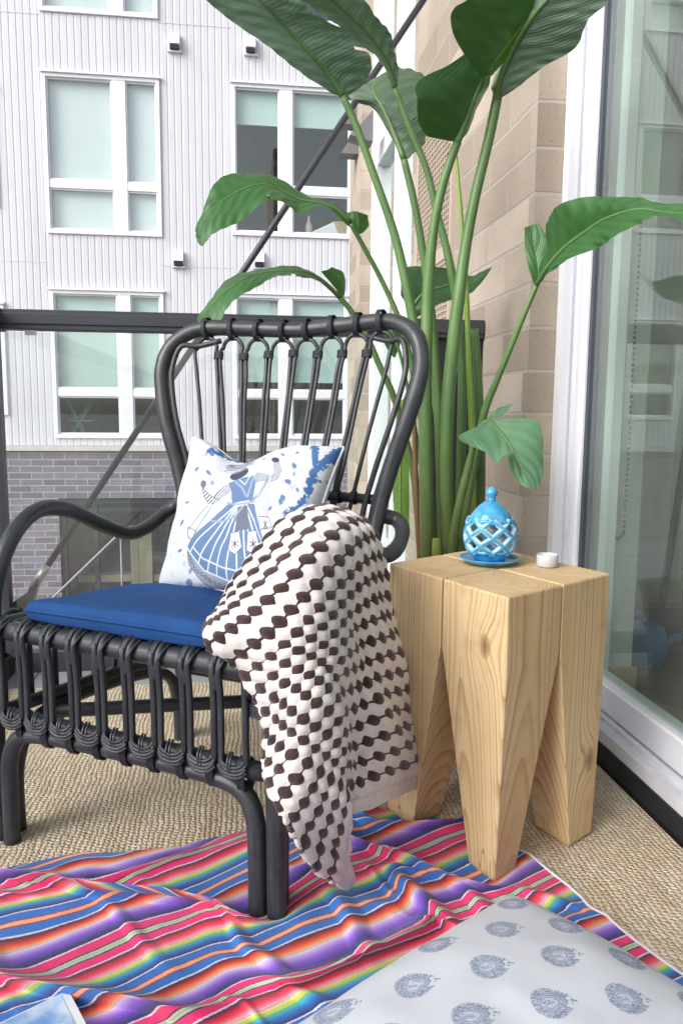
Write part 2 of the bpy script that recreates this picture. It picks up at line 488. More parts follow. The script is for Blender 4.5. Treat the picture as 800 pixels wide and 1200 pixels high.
# things behind the windows opposite
ch = empty('folding_chair', (-2.25, YF + .45, 0.22), 0.3, 'mint green folding chair seen behind the lower pane of a window opposite', 'chair')
q = MB(); q.tube([(-.17, 0, 0), (.22, 0.0, .62)], .018, 6); q.tube([(-.17, .36, 0), (.22, .36, .62)], .018, 6); q.build('frame', M_mintpaint, ch)
q = MB(); q.tube([(.22, 0.02, 0), (-.14, 0.02, .75)], .018, 6); q.tube([(.22, .34, 0), (-.14, .34, .75)], .018, 6); q.build('backrest', M_mintpaint, ch)
q = MB(); q.box(-.08, .24, 0, .36, .37, .39); q.build('seat', M_mintpaint, ch)
bt = MB(); bt.lathe([(0, 0), (.045, 0), (.05, .02), (.05, .15), (.018, .22), (.018, .27), (.022, .28), (0, .28)], (0, 0, 0), 16)
tag(bt.build('bottle', simple('bottle_plastic', lin(205, 196, 180), 0.3), loc=(.985, YF + .2, 3.14)), 'pale plastic bottle standing on the sill in the open blind window opposite', 'bottle')
bx = MB(); bx.hexa([(-.22, -.05, 0), (.2, -.05, .0), (.2, .05, .0), (-.22, .05, 0), (-.2, -.05, .07), (.12, -.05, .22), (.12, .05, .22), (-.2, .05, .07)])
tag(bx.build('paper_roll', M_white, loc=(1.22, YF + .22, 3.14), bevel=.02), 'white roll leaning beside the bottle on the sill opposite', 'roll')
bx = MB(); bx.box(-.12, .12, -.06, .06, 0, .2); bx.box(-.125, .125, -.065, .065, .2, .22)
tag(bx.build('carton', simple('card', lin(196, 168, 120), .8), loc=(1.44, YF + .24, 3.14)), 'tan cardboard carton at the end of the window sill opposite', 'box')

# ---- own building's brick wall on the right
XW, XR = 0.75, 0.83
bw = empty('brick_wall', (XW, 2.0, -2.6), 0, 'tan block brick wall running away beside the glass door, with a louvred vent', 'wall')
def bp(mb, name, mat, parent=None, **k):
    mb.v = [(x - XW, y - 2.0, z + 2.6) for x, y, z in mb.v]
    return mb.build(name, mat, parent or bw, **k)
w = MB()
TOP = 6.0
w.box(XW, 1.05, 2.0, 3.46, -2.6, TOP)                 # near pier up to the far window
w.box(XW, 1.05, 3.46, 4.93, -2.6, -0.1); w.box(XW, 1.05, 3.46, 4.93, 3.7, TOP)
w.box(XW, 1.05, 4.93, 5.40, -2.6, TOP)
bp(w, 'brickwork', M_tanbrick)
wf = MB(); xa, xb = 0.815, 0.90
for y0, y1 in ((3.462, 3.56), (4.75, 4.928), (4.12, 4.2)): wf.box(xa, xb, y0, y1, -0.1, 3.7)
for z0, z1 in ((-0.098, 0.0), (2.2, 2.3), (3.6, 3.698)):
    for y0, y1 in ((3.56, 4.12), (4.2, 4.75)): wf.box(xa + .004, xb, y0, y1, z0, z1)
wfo = bp(wf, 'window', M_white)
q = MB(); q.box(.86, .868, 3.54, 4.77, -.05, 3.65); bp(q, 'pane', M_winglass, wfo)
q = MB(); q.box(.93, .936, 3.5, 4.8, -.05, 3.68); bp(q, 'roller_blind', M_mint, wfo)
# louvred vent
lv = MB(); y0, y1 = 2.765, 3.325; z0, z1 = 1.06, 1.95
lv.box(.738, .752, y0, y0 + .03, z0, z1); lv.box(.738, .752, y1 - .03, y1, z0, z1)
for za, zb in ((z0, z0 + .03), (z1 - .03, z1), (1.325, 1.375)): lv.box(.7385, .752, y0 + .03, y1 - .03, za, zb)
lvo = bp(lv, 'louvre_vent', M_louvre)
sl = MB()
for za, zb in ((z0 + .03, 1.325), (1.375, z1 - .03)):
    n = int((zb - za) / .021)
    for i in range(n):
        z = za + (i + .5) * (zb - za) / n
        sl.hexa([(.739, y0 + .03, z - .007), (.739, y1 - .03, z - .007), (.752, y1 - .03, z + .001), (.752, y0 + .03, z + .001),
                 (.739, y0 + .03, z - .004), (.739, y1 - .03, z - .004), (.752, y1 - .03, z + .004), (.752, y0 + .03, z + .004)])
    ny = 17
    for j in range(1, ny):
        y = y0 + .03 + (y1 - y0 - .06) * j / ny
        sl.box(.7395, .752, y - .003, y + .003, za, zb)
bp(sl, 'slats', M_louvre, lvo)
q = MB(); q.box(.7475, .7495, y0 + .03, y1 - .03, z0 + .03, z1 - .03); bp(q, 'slot_shade_sheet', M_slot, lvo)  # thin dark sheet standing in for the shade behind the slats
for y, z in ((5.1, 2.35), (5.18, 2.55)):
    q = MB(); q.hexa([(.64, y - .06, z), (.75, y - .06, z), (.75, y + .06, z), (.64, y + .06, z), (.72, y - .06, z + .12), (.75, y - .06, z + .14), (.75, y + .06, z + .14), (.72, y + .06, z + .12)])
    bp(q, 'vent_hood', M_grey)
q = MB(); q.hexa([(.62, 4.5, 2.28), (.75, 4.5, 2.25), (.75, 4.62, 2.25), (.62, 4.62, 2.28), (.70, 4.5, 2.36), (.75, 4.5, 2.42), (.75, 4.62, 2.42), (.70, 4.62, 2.36)]); bp(q, 'vent_hood', M_grey)

# ---- sliding glass door
dr = empty('sliding_door', (0.82, 0.3, 0), 0, 'white framed sliding glass door with black threshold to the right of the stool', 'door')
def dp(mb, name, mat, parent=None, **k):
    mb.v = [(x - .82, y - .3, z) for x, y, z in mb.v]
    return mb.build(name, mat, parent or dr, **k)
j = MB()
j.box(.822, .846, 1.962, 1.998, -.01, 2.5); j.box(.846, .858, 1.975, 1.998, -.01, 2.5); j.box(.858, .876, 1.945, 1.998, -.01, 2.5); j.box(.876, .892, 1.93, 1.998, .05, 2.5)
j.box(.822, .892, -1.6, 1.9, 2.3, 2.5)
dp(j, 'jamb', M_white)
gk = MB(); gk.box(.880, .905, 1.912, 1.928, .12, 2.3); dp(gk, 'gasket', simple('gasket', lin(70, 76, 90), .5))
s = MB(); s.box(.866, .905, -1.6, 1.928, .066, .128); s.box(.872, .9, -1.6, 1.928, .128, .134); dp(s, 'bottom_rail', M_white)
s = MB(); s.box(.800, .815, -1.6, 1.94, .046, .074); s.box(.815, .835, -1.6, 1.94, .046, .066); s.box(.835, .845, -1.6, 1.94, .046, .076); s.box(.845, .92, -1.6, 1.94, .046, .06)
dp(s, 'track', simple('track_paint', lin(214, 215, 222), .45, .08, 30))
s = MB(); s.box(.796, .93, -1.6, 1.96, -.012, .046); dp(s, 'threshold', M_blackmatt)
s = MB(); s.box(.885, .892, -1.6, 1.92, .13, 2.3); dp(s, 'pane', M_doorglass)
s = MB(); s.box(.90, .925, 1.82, 1.86, .13, 2.3); s.box(.90, .925, -1.6, 1.86, .10, .13); dp(s, 'inner_sash', M_white)

# ---- room behind the glass
q = MB(); q.box(.93, 4.0, -1.6, 3.0, -.05, -.005); tag(q.build('interior_floor', M_woodfloor), 'dark wooden floor of the room behind the glass door', 'floor', kind='structure')
q = MB(); q.box(1.06, 4.0, 3.0, 3.1, -.05, 2.6); q.box(4.0, 4.1, -1.6, 3.1, -.05, 2.6); q.box(.95, 4.0, -1.7, -1.6, -.05, 2.6); q.box(.93, 1.062, 1.96, 1.998, -.005, 2.6)
tag(q.build('interior_wall', M_plaster), 'pale plaster walls of the room behind the glass door', 'wall', kind='structure')
q = MB(); q.box(.93, 4.1, -1.7, 3.1, 2.6, 2.7); tag(q.build('interior_ceiling', M_plaster), 'ceiling of the room behind the glass door', 'ceiling', kind='structure')
q = MB(); q.box(.94, 1.07, 1.945, 1.958, -.005, .09); q.box(1.065, 3.99, 2.985, 2.998, -.005, .09)
tag(q.build('skirting_board', M_skirt), 'tan skirting board along the foot of the interior wall', 'skirting', kind='structure')
cd = MB()
lp = [(0.012 * math.sin(0), 0, 1.9)]
def bead(mb, x, y, z, r):
    mb.lathe([(0, -r), (r * .8, -r * .6), (r, 0), (r * .8, r * .6), (0, r)], (x, y, z), 6)
for i in range(62):
    for sx in (-.018, .018): bead(cd, sx, 0, .05 + i * .0135, .0045)
for i in range(8):
    a = PI * (i + .5) / 8; bead(cd, .018 * math.cos(a), 0, .05 - .018 * math.sin(a), .0045)
tag(cd.build('blind_chain', simple('chain_metal', lin(90, 92, 92), .4), loc=(.985, 1.93, .42)), 'beaded blind cord loop hanging inside the glass door', 'blind cord')
wc = empty('watering_can', (1.25, 2.24, -.005), .3, 'bright blue plastic watering can on the floor behind the glass door', 'watering can')
wc.scale = (.8, .8, .8)
M_bluepl = simple('blue_plastic', lin(44, 120, 180), .45)
q = MB(); q.lathe([(0, 0), (.075, 0), (.085, .02), (.088, .09), (.075, .15), (.05, .17), (.045, .165), (0, .16)]); q.build('body', M_bluepl, wc)
q = MB(); q.tube([(.07, 0, .05), (.13, 0, .08), (.19, 0, .09)], [.03, .02, .016], 10, 8); q.build('spout', M_bluepl, wc)
q = MB(); q.tube([(-.08, 0, .05), (-.13, 0, .1), (-.1, 0, .2), (-.03, 0, .21), (.0, 0, .165)], .01, 8, 16); q.build('handle', M_bluepl, wc)
bm = empty('broom', (1.42, 2.45, -.005), 0, 'dark broom leaning with its long stick behind the glass door', 'broom')
q = MB(); q.tube([(0, 0, .1), (.28, .25, 1.35)], .014, 10); q.build('stick', M_blackmatt, bm)
q = MB(); q.hexa([(-.13, -.03, 0), (.13, -.03, 0), (.13, .03, 0), (-.13, .03, 0), (-.09, -.015, .12), (.09, -.015, .12), (.09, .015, .12), (-.09, .015, .12)]); q.build('brush', M_blackmatt, bm)
tb = MB(); tb.lathe([(0, 0), (.13, 0), (.16, .34), (.165, .345), (.155, .345), (.125, .01), (0, .01)])
tag(tb.build('clear_tub', glass('clear_plastic', (.82, .86, .86, 1), 1.4, 1.0), loc=(1.36, 1.93, -.004)), 'clear plastic tub standing behind the glass door', 'tub')

# ---- balcony railing and tie rod
ra = empty('balcony_railing', (0.0, 2.4, -.012), 0, 'black metal balcony railing with clear glass panels behind the chair', 'railing')
def rp(mb, name, mat, **k):
    mb.v = [(x, y - 2.4, z + .012) for x, y, z in mb.v]
    return mb.build(name, mat, ra, **k)
YR = 2.40
q = MB(); q.box(-.664, .748, YR - .025, YR + .035, 1.000, 1.056); q.box(-.664, .748, YR - .030, YR - .025, 1.014, 1.046); rp(q, 'top_rail', M_black, bevel=.004)
q = MB(); q.box(-.725, -.668, -1.6, YR - .04, 1.000, 1.056); rp(q, 'top_rail', M_black, bevel=.004)
q = MB(); q.box(-.727, -.6645, YR - .04, YR + .037, .996, 1.060); rp(q, 'corner_cap', M_black, bevel=.004)
q = MB(); q.box(-.715, -.676, YR - .02, YR + .02, -.012, .996); rp(q, 'post', M_black)
q = MB(); q.box(.59, .746, YR - .012, YR + .02, -.012, .999); rp(q, 'end_panel', M_blackmatt)
q = MB(); q.box(-.66, .588, YR - .004, YR + .008, .05, .992); rp(q, 'glass_panel', M_railglass)
q = MB(); q.box(-.70, -.69, -1.6, YR - .03, .05, .992); rp(q, 'glass_panel', M_railglass)
q = MB(); q.box(-.664, .59, YR - .02, YR + .024, -.012, .05); q.box(-.72, -.67, -1.6, YR - .025, -.012, .05); rp(q, 'bottom_shoe', M_black)
q = MB(); q.box(-.60, -.57, YR - .018, YR - .005, .985, .9985); rp(q, 'glass_clip', M_steel)
tr = empty('tie_rod', (-.655, 2.46, .19), 0, 'slanting black steel rod tying the balcony corner to the wall', 'rod')
q = MB(); q.tube([(.02, 0, .03), (1.401, 0, 2.085)], .0098, 12); q.build('rod', M_black, tr)
q = MB(); q.tube([(.03, 0, .045), (.075, 0, .112)], .0140, 12); q.build('turnbuckle', M_steel, tr)
q = MB(); q.hexa([(-.05, -.02, -.06), (.01, -.02, -.06), (.01, .02, -.06), (-.05, .02, -.06), (-.03, -.02, .0), (.045, -.02, .05), (.045, .02, .05), (-.03, .02, .0)]); q.build('clevis', M_black, tr)
LEAVES = [
 (1, [[([0.231, 1.846, 1.477], [0.239, 1.85, 1.477], [0.252, 1.859, 1.483]), ([0.178, 1.814, 1.485], [0.204, 1.83, 1.512], [0.295, 1.861, 1.517]), ([0.116, 1.773, 1.507], [0.158, 1.8, 1.543], [0.301, 1.853, 1.556]), ([0.043, 1.74, 1.538], [0.103, 1.77, 1.58], [0.26, 1.83, 1.597]), ([-0.029, 1.707, 1.569], [0.05, 1.73, 1.608], [0.179, 1.777, 1.605]), ([-0.099, 1.688, 1.616], [-0.021, 1.7, 1.643], [0.078, 1.725, 1.639]), ([-0.141, 1.679, 1.68], [-0.138, 1.68, 1.685], [-0.13, 1.682, 1.692])]], [[0.239, 1.85, 1.477], [0.271, 1.85, 1.412], [0.315, 1.85, 1.303], [0.361, 1.85, 1.183], [0.396, 1.85, 1.049], [0.428, 1.85, 0.883], [0.449, 1.85, 0.701], [0.462, 1.85, 0.43]], 0.009, 0.0161),
 (1, [[([0.366, 1.926, 1.533], [0.371, 1.92, 1.528], [0.375, 1.917, 1.53]), ([0.338, 1.921, 1.578], [0.346, 1.9, 1.572], [0.37, 1.89, 1.571]), ([0.277, 1.906, 1.624], [0.299, 1.87, 1.617], [0.35, 1.852, 1.602]), ([0.209, 1.88, 1.648], [0.242, 1.84, 1.647], [0.317, 1.82, 1.626]), ([0.142, 1.831, 1.668], [0.187, 1.8, 1.668], [0.271, 1.784, 1.654]), ([0.089, 1.786, 1.696], [0.133, 1.77, 1.699], [0.204, 1.762, 1.692]), ([0.058, 1.751, 1.739], [0.062, 1.75, 1.741], [0.07, 1.749, 1.745])]], [[0.371, 1.92, 1.528], [0.407, 1.92, 1.442], [0.451, 1.92, 1.348], [0.478, 1.92, 1.251], [0.508, 1.92, 1.153], [0.533, 1.92, 1.032], [0.551, 1.92, 0.868], [0.554, 1.92, 0.699], [0.557, 1.92, 0.416]], 0.0083, 0.0146),
 (5, [[([0.398, 1.959, 1.386], [0.401, 1.95, 1.38], [0.41, 1.943, 1.38]), ([0.371, 2.0, 1.457], [0.376, 1.97, 1.453], [0.449, 1.946, 1.418]), ([0.338, 2.05, 1.531], [0.356, 2.0, 1.514], [0.447, 1.96, 1.477]), ([0.286, 2.075, 1.555], [0.339, 2.03, 1.559], [0.443, 1.994, 1.544]), ([0.308, 2.084, 1.586], [0.352, 2.06, 1.604], [0.474, 2.041, 1.607]), ([0.403, 2.102, 1.648], [0.409, 2.1, 1.651], [0.42, 2.098, 1.647])], [([0.28, 2.0, 1.525], [0.275, 2.0, 1.531], [0.272, 2.005, 1.54]), ([0.221, 1.98, 1.536], [0.231, 1.98, 1.55], [0.244, 1.998, 1.567]), ([0.18, 1.96, 1.554], [0.192, 1.96, 1.566], [0.206, 1.974, 1.581]), ([0.161, 1.95, 1.583], [0.167, 1.95, 1.591], [0.179, 1.951, 1.596])]], [[0.401, 1.95, 1.38], [0.428, 1.95, 1.282], [0.452, 1.95, 1.167], [0.471, 1.95, 1.055], [0.491, 1.95, 0.889], [0.507, 1.95, 0.697], [0.521, 1.95, 0.411]], 0.0095, 0.017),
 (0, [[([0.414, 1.77, 1.375], [0.484, 1.78, 1.369], [0.492, 1.789, 1.374]), ([0.384, 1.734, 1.391], [0.5, 1.77, 1.409], [0.52, 1.8, 1.408]), ([0.374, 1.69, 1.417], [0.51, 1.75, 1.447], [0.54, 1.8, 1.46]), ([0.376, 1.685, 1.454], [0.521, 1.74, 1.477], [0.552, 1.786, 1.493]), ([0.44, 1.701, 1.493], [0.521, 1.73, 1.483], [0.547, 1.754, 1.499]), ([0.502, 1.717, 1.543], [0.522, 1.72, 1.485], [0.541, 1.722, 1.493])], [([0.524, 1.727, 1.481], [0.529, 1.73, 1.489], [0.544, 1.739, 1.497]), ([0.469, 1.69, 1.516], [0.544, 1.7, 1.512], [0.573, 1.731, 1.526]), ([0.435, 1.652, 1.537], [0.561, 1.67, 1.534], [0.597, 1.723, 1.559]), ([0.425, 1.62, 1.558], [0.576, 1.64, 1.551], [0.616, 1.7, 1.58]), ([0.443, 1.594, 1.571], [0.593, 1.61, 1.57], [0.628, 1.657, 1.591]), ([0.495, 1.572, 1.602], [0.609, 1.58, 1.594], [0.637, 1.605, 1.602]), ([0.628, 1.549, 1.62], [0.633, 1.55, 1.624], [0.639, 1.552, 1.622])]], [[0.486, 1.78, 1.371], [0.467, 1.79, 1.315], [0.45, 1.8, 1.24], [0.439, 1.81, 1.149], [0.436, 1.82, 1.037], [0.435, 1.82, 0.901], [0.437, 1.82, 0.743], [0.453, 1.84, 0.432]], 0.0106, 0.02),
 (1, [[([0.57, 1.789, 1.472], [0.573, 1.78, 1.465], [0.582, 1.773, 1.466]), ([0.56, 1.781, 1.497], [0.567, 1.75, 1.49], [0.599, 1.724, 1.47]), ([0.573, 1.753, 1.536], [0.57, 1.7, 1.517], [0.636, 1.655, 1.489]), ([0.581, 1.7, 1.561], [0.575, 1.64, 1.538], [0.666, 1.59, 1.495]), ([0.581, 1.627, 1.572], [0.582, 1.58, 1.552], [0.673, 1.541, 1.528]), ([0.591, 1.555, 1.585], [0.602, 1.53, 1.569], [0.699, 1.51, 1.556]), ([0.639, 1.482, 1.604], [0.641, 1.48, 1.606], [0.647, 1.478, 1.602])]], [[0.573, 1.78, 1.467], [0.559, 1.79, 1.38], [0.535, 1.8, 1.262], [0.519, 1.81, 1.152], [0.506, 1.81, 1.037], [0.496, 1.82, 0.902], [0.489, 1.82, 0.783], [0.492, 1.83, 0.621], [0.509, 1.85, 0.43]], 0.0126, 0.0211),
 (2, [[([0.262, 1.895, 1.206], [0.266, 1.9, 1.217], [0.269, 1.904, 1.226]), ([0.221, 1.873, 1.236], [0.229, 1.89, 1.244], [0.236, 1.903, 1.251]), ([0.187, 1.852, 1.237], [0.19, 1.88, 1.253], [0.192, 1.903, 1.268]), ([0.142, 1.83, 1.219], [0.145, 1.87, 1.256], [0.148, 1.902, 1.285]), ([0.109, 1.81, 1.233], [0.102, 1.86, 1.271], [0.094, 1.9, 1.307]), ([0.065, 1.79, 1.228], [0.055, 1.84, 1.278], [0.045, 1.88, 1.312]), ([0.014, 1.772, 1.189], [0.006, 1.82, 1.256], [-0.005, 1.859, 1.304]), ([-0.031, 1.763, 1.159], [-0.042, 1.8, 1.22], [-0.05, 1.829, 1.267]), ([-0.058, 1.765, 1.143], [-0.068, 1.79, 1.185], [-0.076, 1.81, 1.207]), ([-0.075, 1.767, 1.128], [-0.081, 1.78, 1.15], [-0.088, 1.79, 1.166]), ([-0.088, 1.779, 1.15], [-0.086, 1.78, 1.152], [-0.086, 1.781, 1.156])], [([0.252, 1.9, 1.238], [0.276, 1.9, 1.244], [0.309, 1.91, 1.238]), ([0.26, 1.9, 1.223], [0.285, 1.9, 1.218], [0.312, 1.929, 1.219]), ([0.272, 1.91, 1.206], [0.286, 1.91, 1.193], [0.297, 1.913, 1.198])]], [[0.266, 1.9, 1.215], [0.299, 1.92, 1.17], [0.345, 1.94, 1.101], [0.39, 1.95, 1.016], [0.425, 1.95, 0.909], [0.454, 1.95, 0.783], [0.475, 1.95, 0.61], [0.493, 1.95, 0.411]], 0.0062, 0.0127),
 (2, [[([0.258, 1.995, 1.052], [0.256, 2.0, 1.058], [0.253, 2.004, 1.065]), ([0.221, 1.973, 1.078], [0.221, 1.99, 1.087], [0.22, 2.003, 1.097]), ([0.185, 1.952, 1.094], [0.188, 1.98, 1.107], [0.19, 2.003, 1.119]), ([0.15, 1.93, 1.098], [0.153, 1.97, 1.114], [0.152, 2.002, 1.128]), ([0.104, 1.91, 1.089], [0.097, 1.96, 1.111], [0.084, 2.0, 1.127]), ([0.06, 1.9, 1.075], [0.045, 1.95, 1.1], [0.03, 1.99, 1.116]), ([0.02, 1.882, 1.048], [0.001, 1.93, 1.077], [-0.024, 1.969, 1.085]), ([-0.019, 1.883, 1.012], [-0.039, 1.92, 1.044], [-0.062, 1.949, 1.045]), ([-0.045, 1.885, 0.981], [-0.069, 1.91, 1.006], [-0.088, 1.93, 1.002]), ([-0.067, 1.887, 0.973], [-0.079, 1.9, 0.982], [-0.091, 1.91, 0.984]), ([-0.085, 1.899, 0.974], [-0.083, 1.9, 0.974], [-0.083, 1.901, 0.976])], [([0.205, 1.98, 1.118], [0.222, 1.98, 1.122], [0.231, 1.988, 1.13]), ([0.227, 1.99, 1.093], [0.248, 1.99, 1.106], [0.265, 2.017, 1.121]), ([0.25, 2.0, 1.069], [0.263, 2.0, 1.077], [0.274, 2.021, 1.095]), ([0.256, 2.0, 1.056], [0.263, 2.0, 1.059], [0.267, 2.002, 1.067])]], [[0.256, 2.0, 1.058], [0.285, 2.0, 1.024], [0.325, 2.0, 0.963], [0.359, 2.0, 0.89], [0.393, 2.0, 0.821], [0.426, 2.0, 0.717], [0.453, 2.0, 0.606], [0.474, 2.0, 0.402]], 0.0076, 0.0109),
 (2, [[([0.644, 1.675, 1.05], [0.642, 1.68, 1.052], [0.64, 1.685, 1.06]), ([0.642, 1.602, 1.068], [0.643, 1.62, 1.081], [0.647, 1.638, 1.123]), ([0.652, 1.529, 1.08], [0.653, 1.56, 1.108], [0.624, 1.591, 1.16]), ([0.665, 1.456, 1.084], [0.667, 1.5, 1.125], [0.622, 1.544, 1.18]), ([0.667, 1.39, 1.088], [0.674, 1.44, 1.134], [0.65, 1.49, 1.185]), ([0.673, 1.33, 1.096], [0.68, 1.38, 1.133], [0.67, 1.43, 1.174]), ([0.68, 1.29, 1.104], [0.689, 1.33, 1.128], [0.693, 1.37, 1.155]), ([0.702, 1.253, 1.094], [0.709, 1.28, 1.111], [0.707, 1.307, 1.135]), ([0.719, 1.206, 1.074], [0.727, 1.22, 1.094], [0.734, 1.234, 1.113]), ([0.745, 1.169, 1.07], [0.747, 1.17, 1.07], [0.749, 1.171, 1.072])], [([0.64, 1.68, 1.048], [0.644, 1.68, 1.05], [0.647, 1.675, 1.059]), ([0.623, 1.68, 1.086], [0.644, 1.68, 1.092], [0.661, 1.662, 1.101]), ([0.617, 1.69, 1.132], [0.638, 1.69, 1.132], [0.675, 1.676, 1.124]), ([0.617, 1.7, 1.175], [0.632, 1.7, 1.181], [0.647, 1.699, 1.186])]], [[0.642, 1.68, 1.052], [0.621, 1.7, 0.985], [0.601, 1.73, 0.908], [0.584, 1.76, 0.842], [0.569, 1.79, 0.774], [0.56, 1.82, 0.662], [0.546, 1.84, 0.536], [0.533, 1.86, 0.427]], 0.0068, 0.0131),
 (3, [[([0.56, 1.745, 0.753], [0.569, 1.75, 0.759], [0.578, 1.753, 0.763]), ([0.487, 1.712, 0.725], [0.577, 1.73, 0.746], [0.62, 1.739, 0.763]), ([0.535, 1.679, 0.694], [0.587, 1.71, 0.729], [0.67, 1.726, 0.758]), ([0.557, 1.65, 0.668], [0.597, 1.69, 0.709], [0.681, 1.71, 0.727]), ([0.567, 1.63, 0.684], [0.604, 1.67, 0.685], [0.679, 1.69, 0.69]), ([0.587, 1.623, 0.644], [0.614, 1.65, 0.658], [0.67, 1.664, 0.65]), ([0.616, 1.616, 0.619], [0.623, 1.63, 0.634], [0.649, 1.637, 0.618]), ([0.633, 1.619, 0.613], [0.635, 1.62, 0.613], [0.637, 1.621, 0.613])], [([0.563, 1.75, 0.757], [0.569, 1.75, 0.763], [0.583, 1.75, 0.763]), ([0.579, 1.77, 0.774], [0.596, 1.77, 0.776], [0.614, 1.77, 0.776]), ([0.602, 1.79, 0.788], [0.616, 1.79, 0.792], [0.641, 1.79, 0.798])]], [[0.569, 1.75, 0.759], [0.551, 1.76, 0.745], [0.541, 1.77, 0.705], [0.531, 1.78, 0.645], [0.516, 1.79, 0.564], [0.505, 1.82, 0.435]], 0.0067, 0.0148),
 (0, [[([0.471, 2.076, 1.026], [0.451, 2.08, 1.041], [0.426, 2.084, 1.081]), ([0.504, 2.064, 1.045], [0.484, 2.08, 1.084], [0.434, 2.096, 1.15]), ([0.536, 2.063, 1.063], [0.526, 2.09, 1.102], [0.484, 2.117, 1.164]), ([0.574, 2.07, 1.078], [0.581, 2.1, 1.118], [0.563, 2.13, 1.158]), ([0.613, 2.077, 1.087], [0.621, 2.1, 1.119], [0.62, 2.123, 1.145]), ([0.637, 2.088, 1.111], [0.644, 2.1, 1.138], [0.648, 2.112, 1.153]), ([0.674, 2.099, 1.158], [0.677, 2.1, 1.161], [0.677, 2.101, 1.163])]], [[0.451, 2.08, 1.041], [0.473, 2.07, 0.962], [0.505, 2.05, 0.85], [0.527, 2.03, 0.694], [0.539, 2.0, 0.401]], 0.0068, 0.0109),
 (2, [[([0.371, 2.05, 0.98], [0.395, 2.05, 0.989], [0.418, 2.05, 0.985]), ([0.376, 2.05, 0.958], [0.398, 2.05, 0.954], [0.421, 2.05, 0.955]), ([0.392, 2.05, 0.93], [0.401, 2.05, 0.928], [0.414, 2.05, 0.933]), ([0.403, 2.05, 0.917], [0.406, 2.05, 0.917], [0.408, 2.05, 0.919])]], [[0.395, 2.05, 0.989], [0.424, 2.05, 0.915], [0.449, 2.05, 0.805], [0.488, 2.05, 0.602], [0.516, 2.05, 0.393]], 0.0045, 0.0089),
 (4, [[([0.417, 2.052, 0.805], [0.43, 2.05, 0.809], [0.444, 2.05, 0.805]), ([0.407, 2.057, 0.636], [0.427, 2.05, 0.636], [0.45, 2.05, 0.636]), ([0.413, 2.06, 0.509], [0.429, 2.05, 0.51], [0.453, 2.05, 0.51]), ([0.417, 2.056, 0.451], [0.433, 2.05, 0.452], [0.454, 2.05, 0.445]), ([0.427, 2.051, 0.399], [0.429, 2.05, 0.396], [0.431, 2.05, 0.399])]], [[0.43, 2.05, 0.809], [0.449, 2.05, 0.783], [0.474, 2.05, 0.693], [0.501, 2.05, 0.556], [0.523, 2.05, 0.392]], 0.0045, 0.0089),
]
SPEAR = ([[0.508, 1.88, 1.393], [0.518, 1.88, 1.311], [0.529, 1.88, 1.215], [0.544, 1.88, 1.068], [0.555, 1.88, 0.907], [0.567, 1.88, 0.742], [0.573, 1.88, 0.616], [0.577, 1.88, 0.423]], 0.0031, 0.0092)
STUB = ([[0.589, 1.95, 0.985], [0.602, 1.95, 0.848], [0.612, 1.95, 0.698], [0.615, 1.95, 0.522], [0.612, 1.95, 0.41]], 0.0095, 0.017)
DRY = ([[0.425, 1.9, 0.803], [0.435, 1.9, 0.615], [0.45, 1.9, 0.421]], 0.0052, 0.0093)
CUT = ([[0.465, 1.8, 0.479], [0.466, 1.8, 0.44]], 0.0098, 0.0117)
BLANKET = [[[0.165, 0.011, 0.453], [0.205, -0.016, 0.48], [0.25, 0.003, 0.526], [0.275, 0.064, 0.573], [0.285, 0.127, 0.611], [0.285, 0.207, 0.614]], [[0.21, -0.068, 0.444], [0.262, -0.043, 0.484], [0.315, -0.027, 0.535], [0.335, 0.043, 0.581], [0.34, 0.127, 0.602], [0.345, 0.185, 0.598]], [[0.248, -0.045, 0.41], [0.325, -0.058, 0.467], [0.355, -0.021, 0.514], [0.36, 0.072, 0.546], [0.365, 0.137, 0.562], [0.37, 0.192, 0.561]], [[0.291, -0.045, 0.331], [0.35, -0.064, 0.415], [0.375, -0.012, 0.456], [0.365, 0.095, 0.466], [0.375, 0.148, 0.471], [0.375, 0.231, 0.46]], [[0.294, -0.045, 0.26], [0.357, -0.069, 0.352], [0.385, -0.025, 0.402], [0.362, 0.108, 0.38], [0.382, 0.156, 0.381], [0.38, 0.274, 0.359]], [[0.34, -0.08, 0.214], [0.367, -0.052, 0.278], [0.39, -0.017, 0.331], [0.364, 0.098, 0.296], [0.388, 0.163, 0.298], [0.385, 0.307, 0.259]], [[0.35, -0.004, 0.102], [0.372, -0.001, 0.184], [0.39, 0.003, 0.259], [0.364, 0.09, 0.222], [0.392, 0.164, 0.214], [0.388, 0.343, 0.165]], [[0.36, 0.105, 0.009], [0.367, 0.098, 0.046], [0.38, 0.048, 0.155], [0.364, 0.088, 0.148], [0.395, 0.163, 0.137], [0.39, 0.358, 0.074]]]
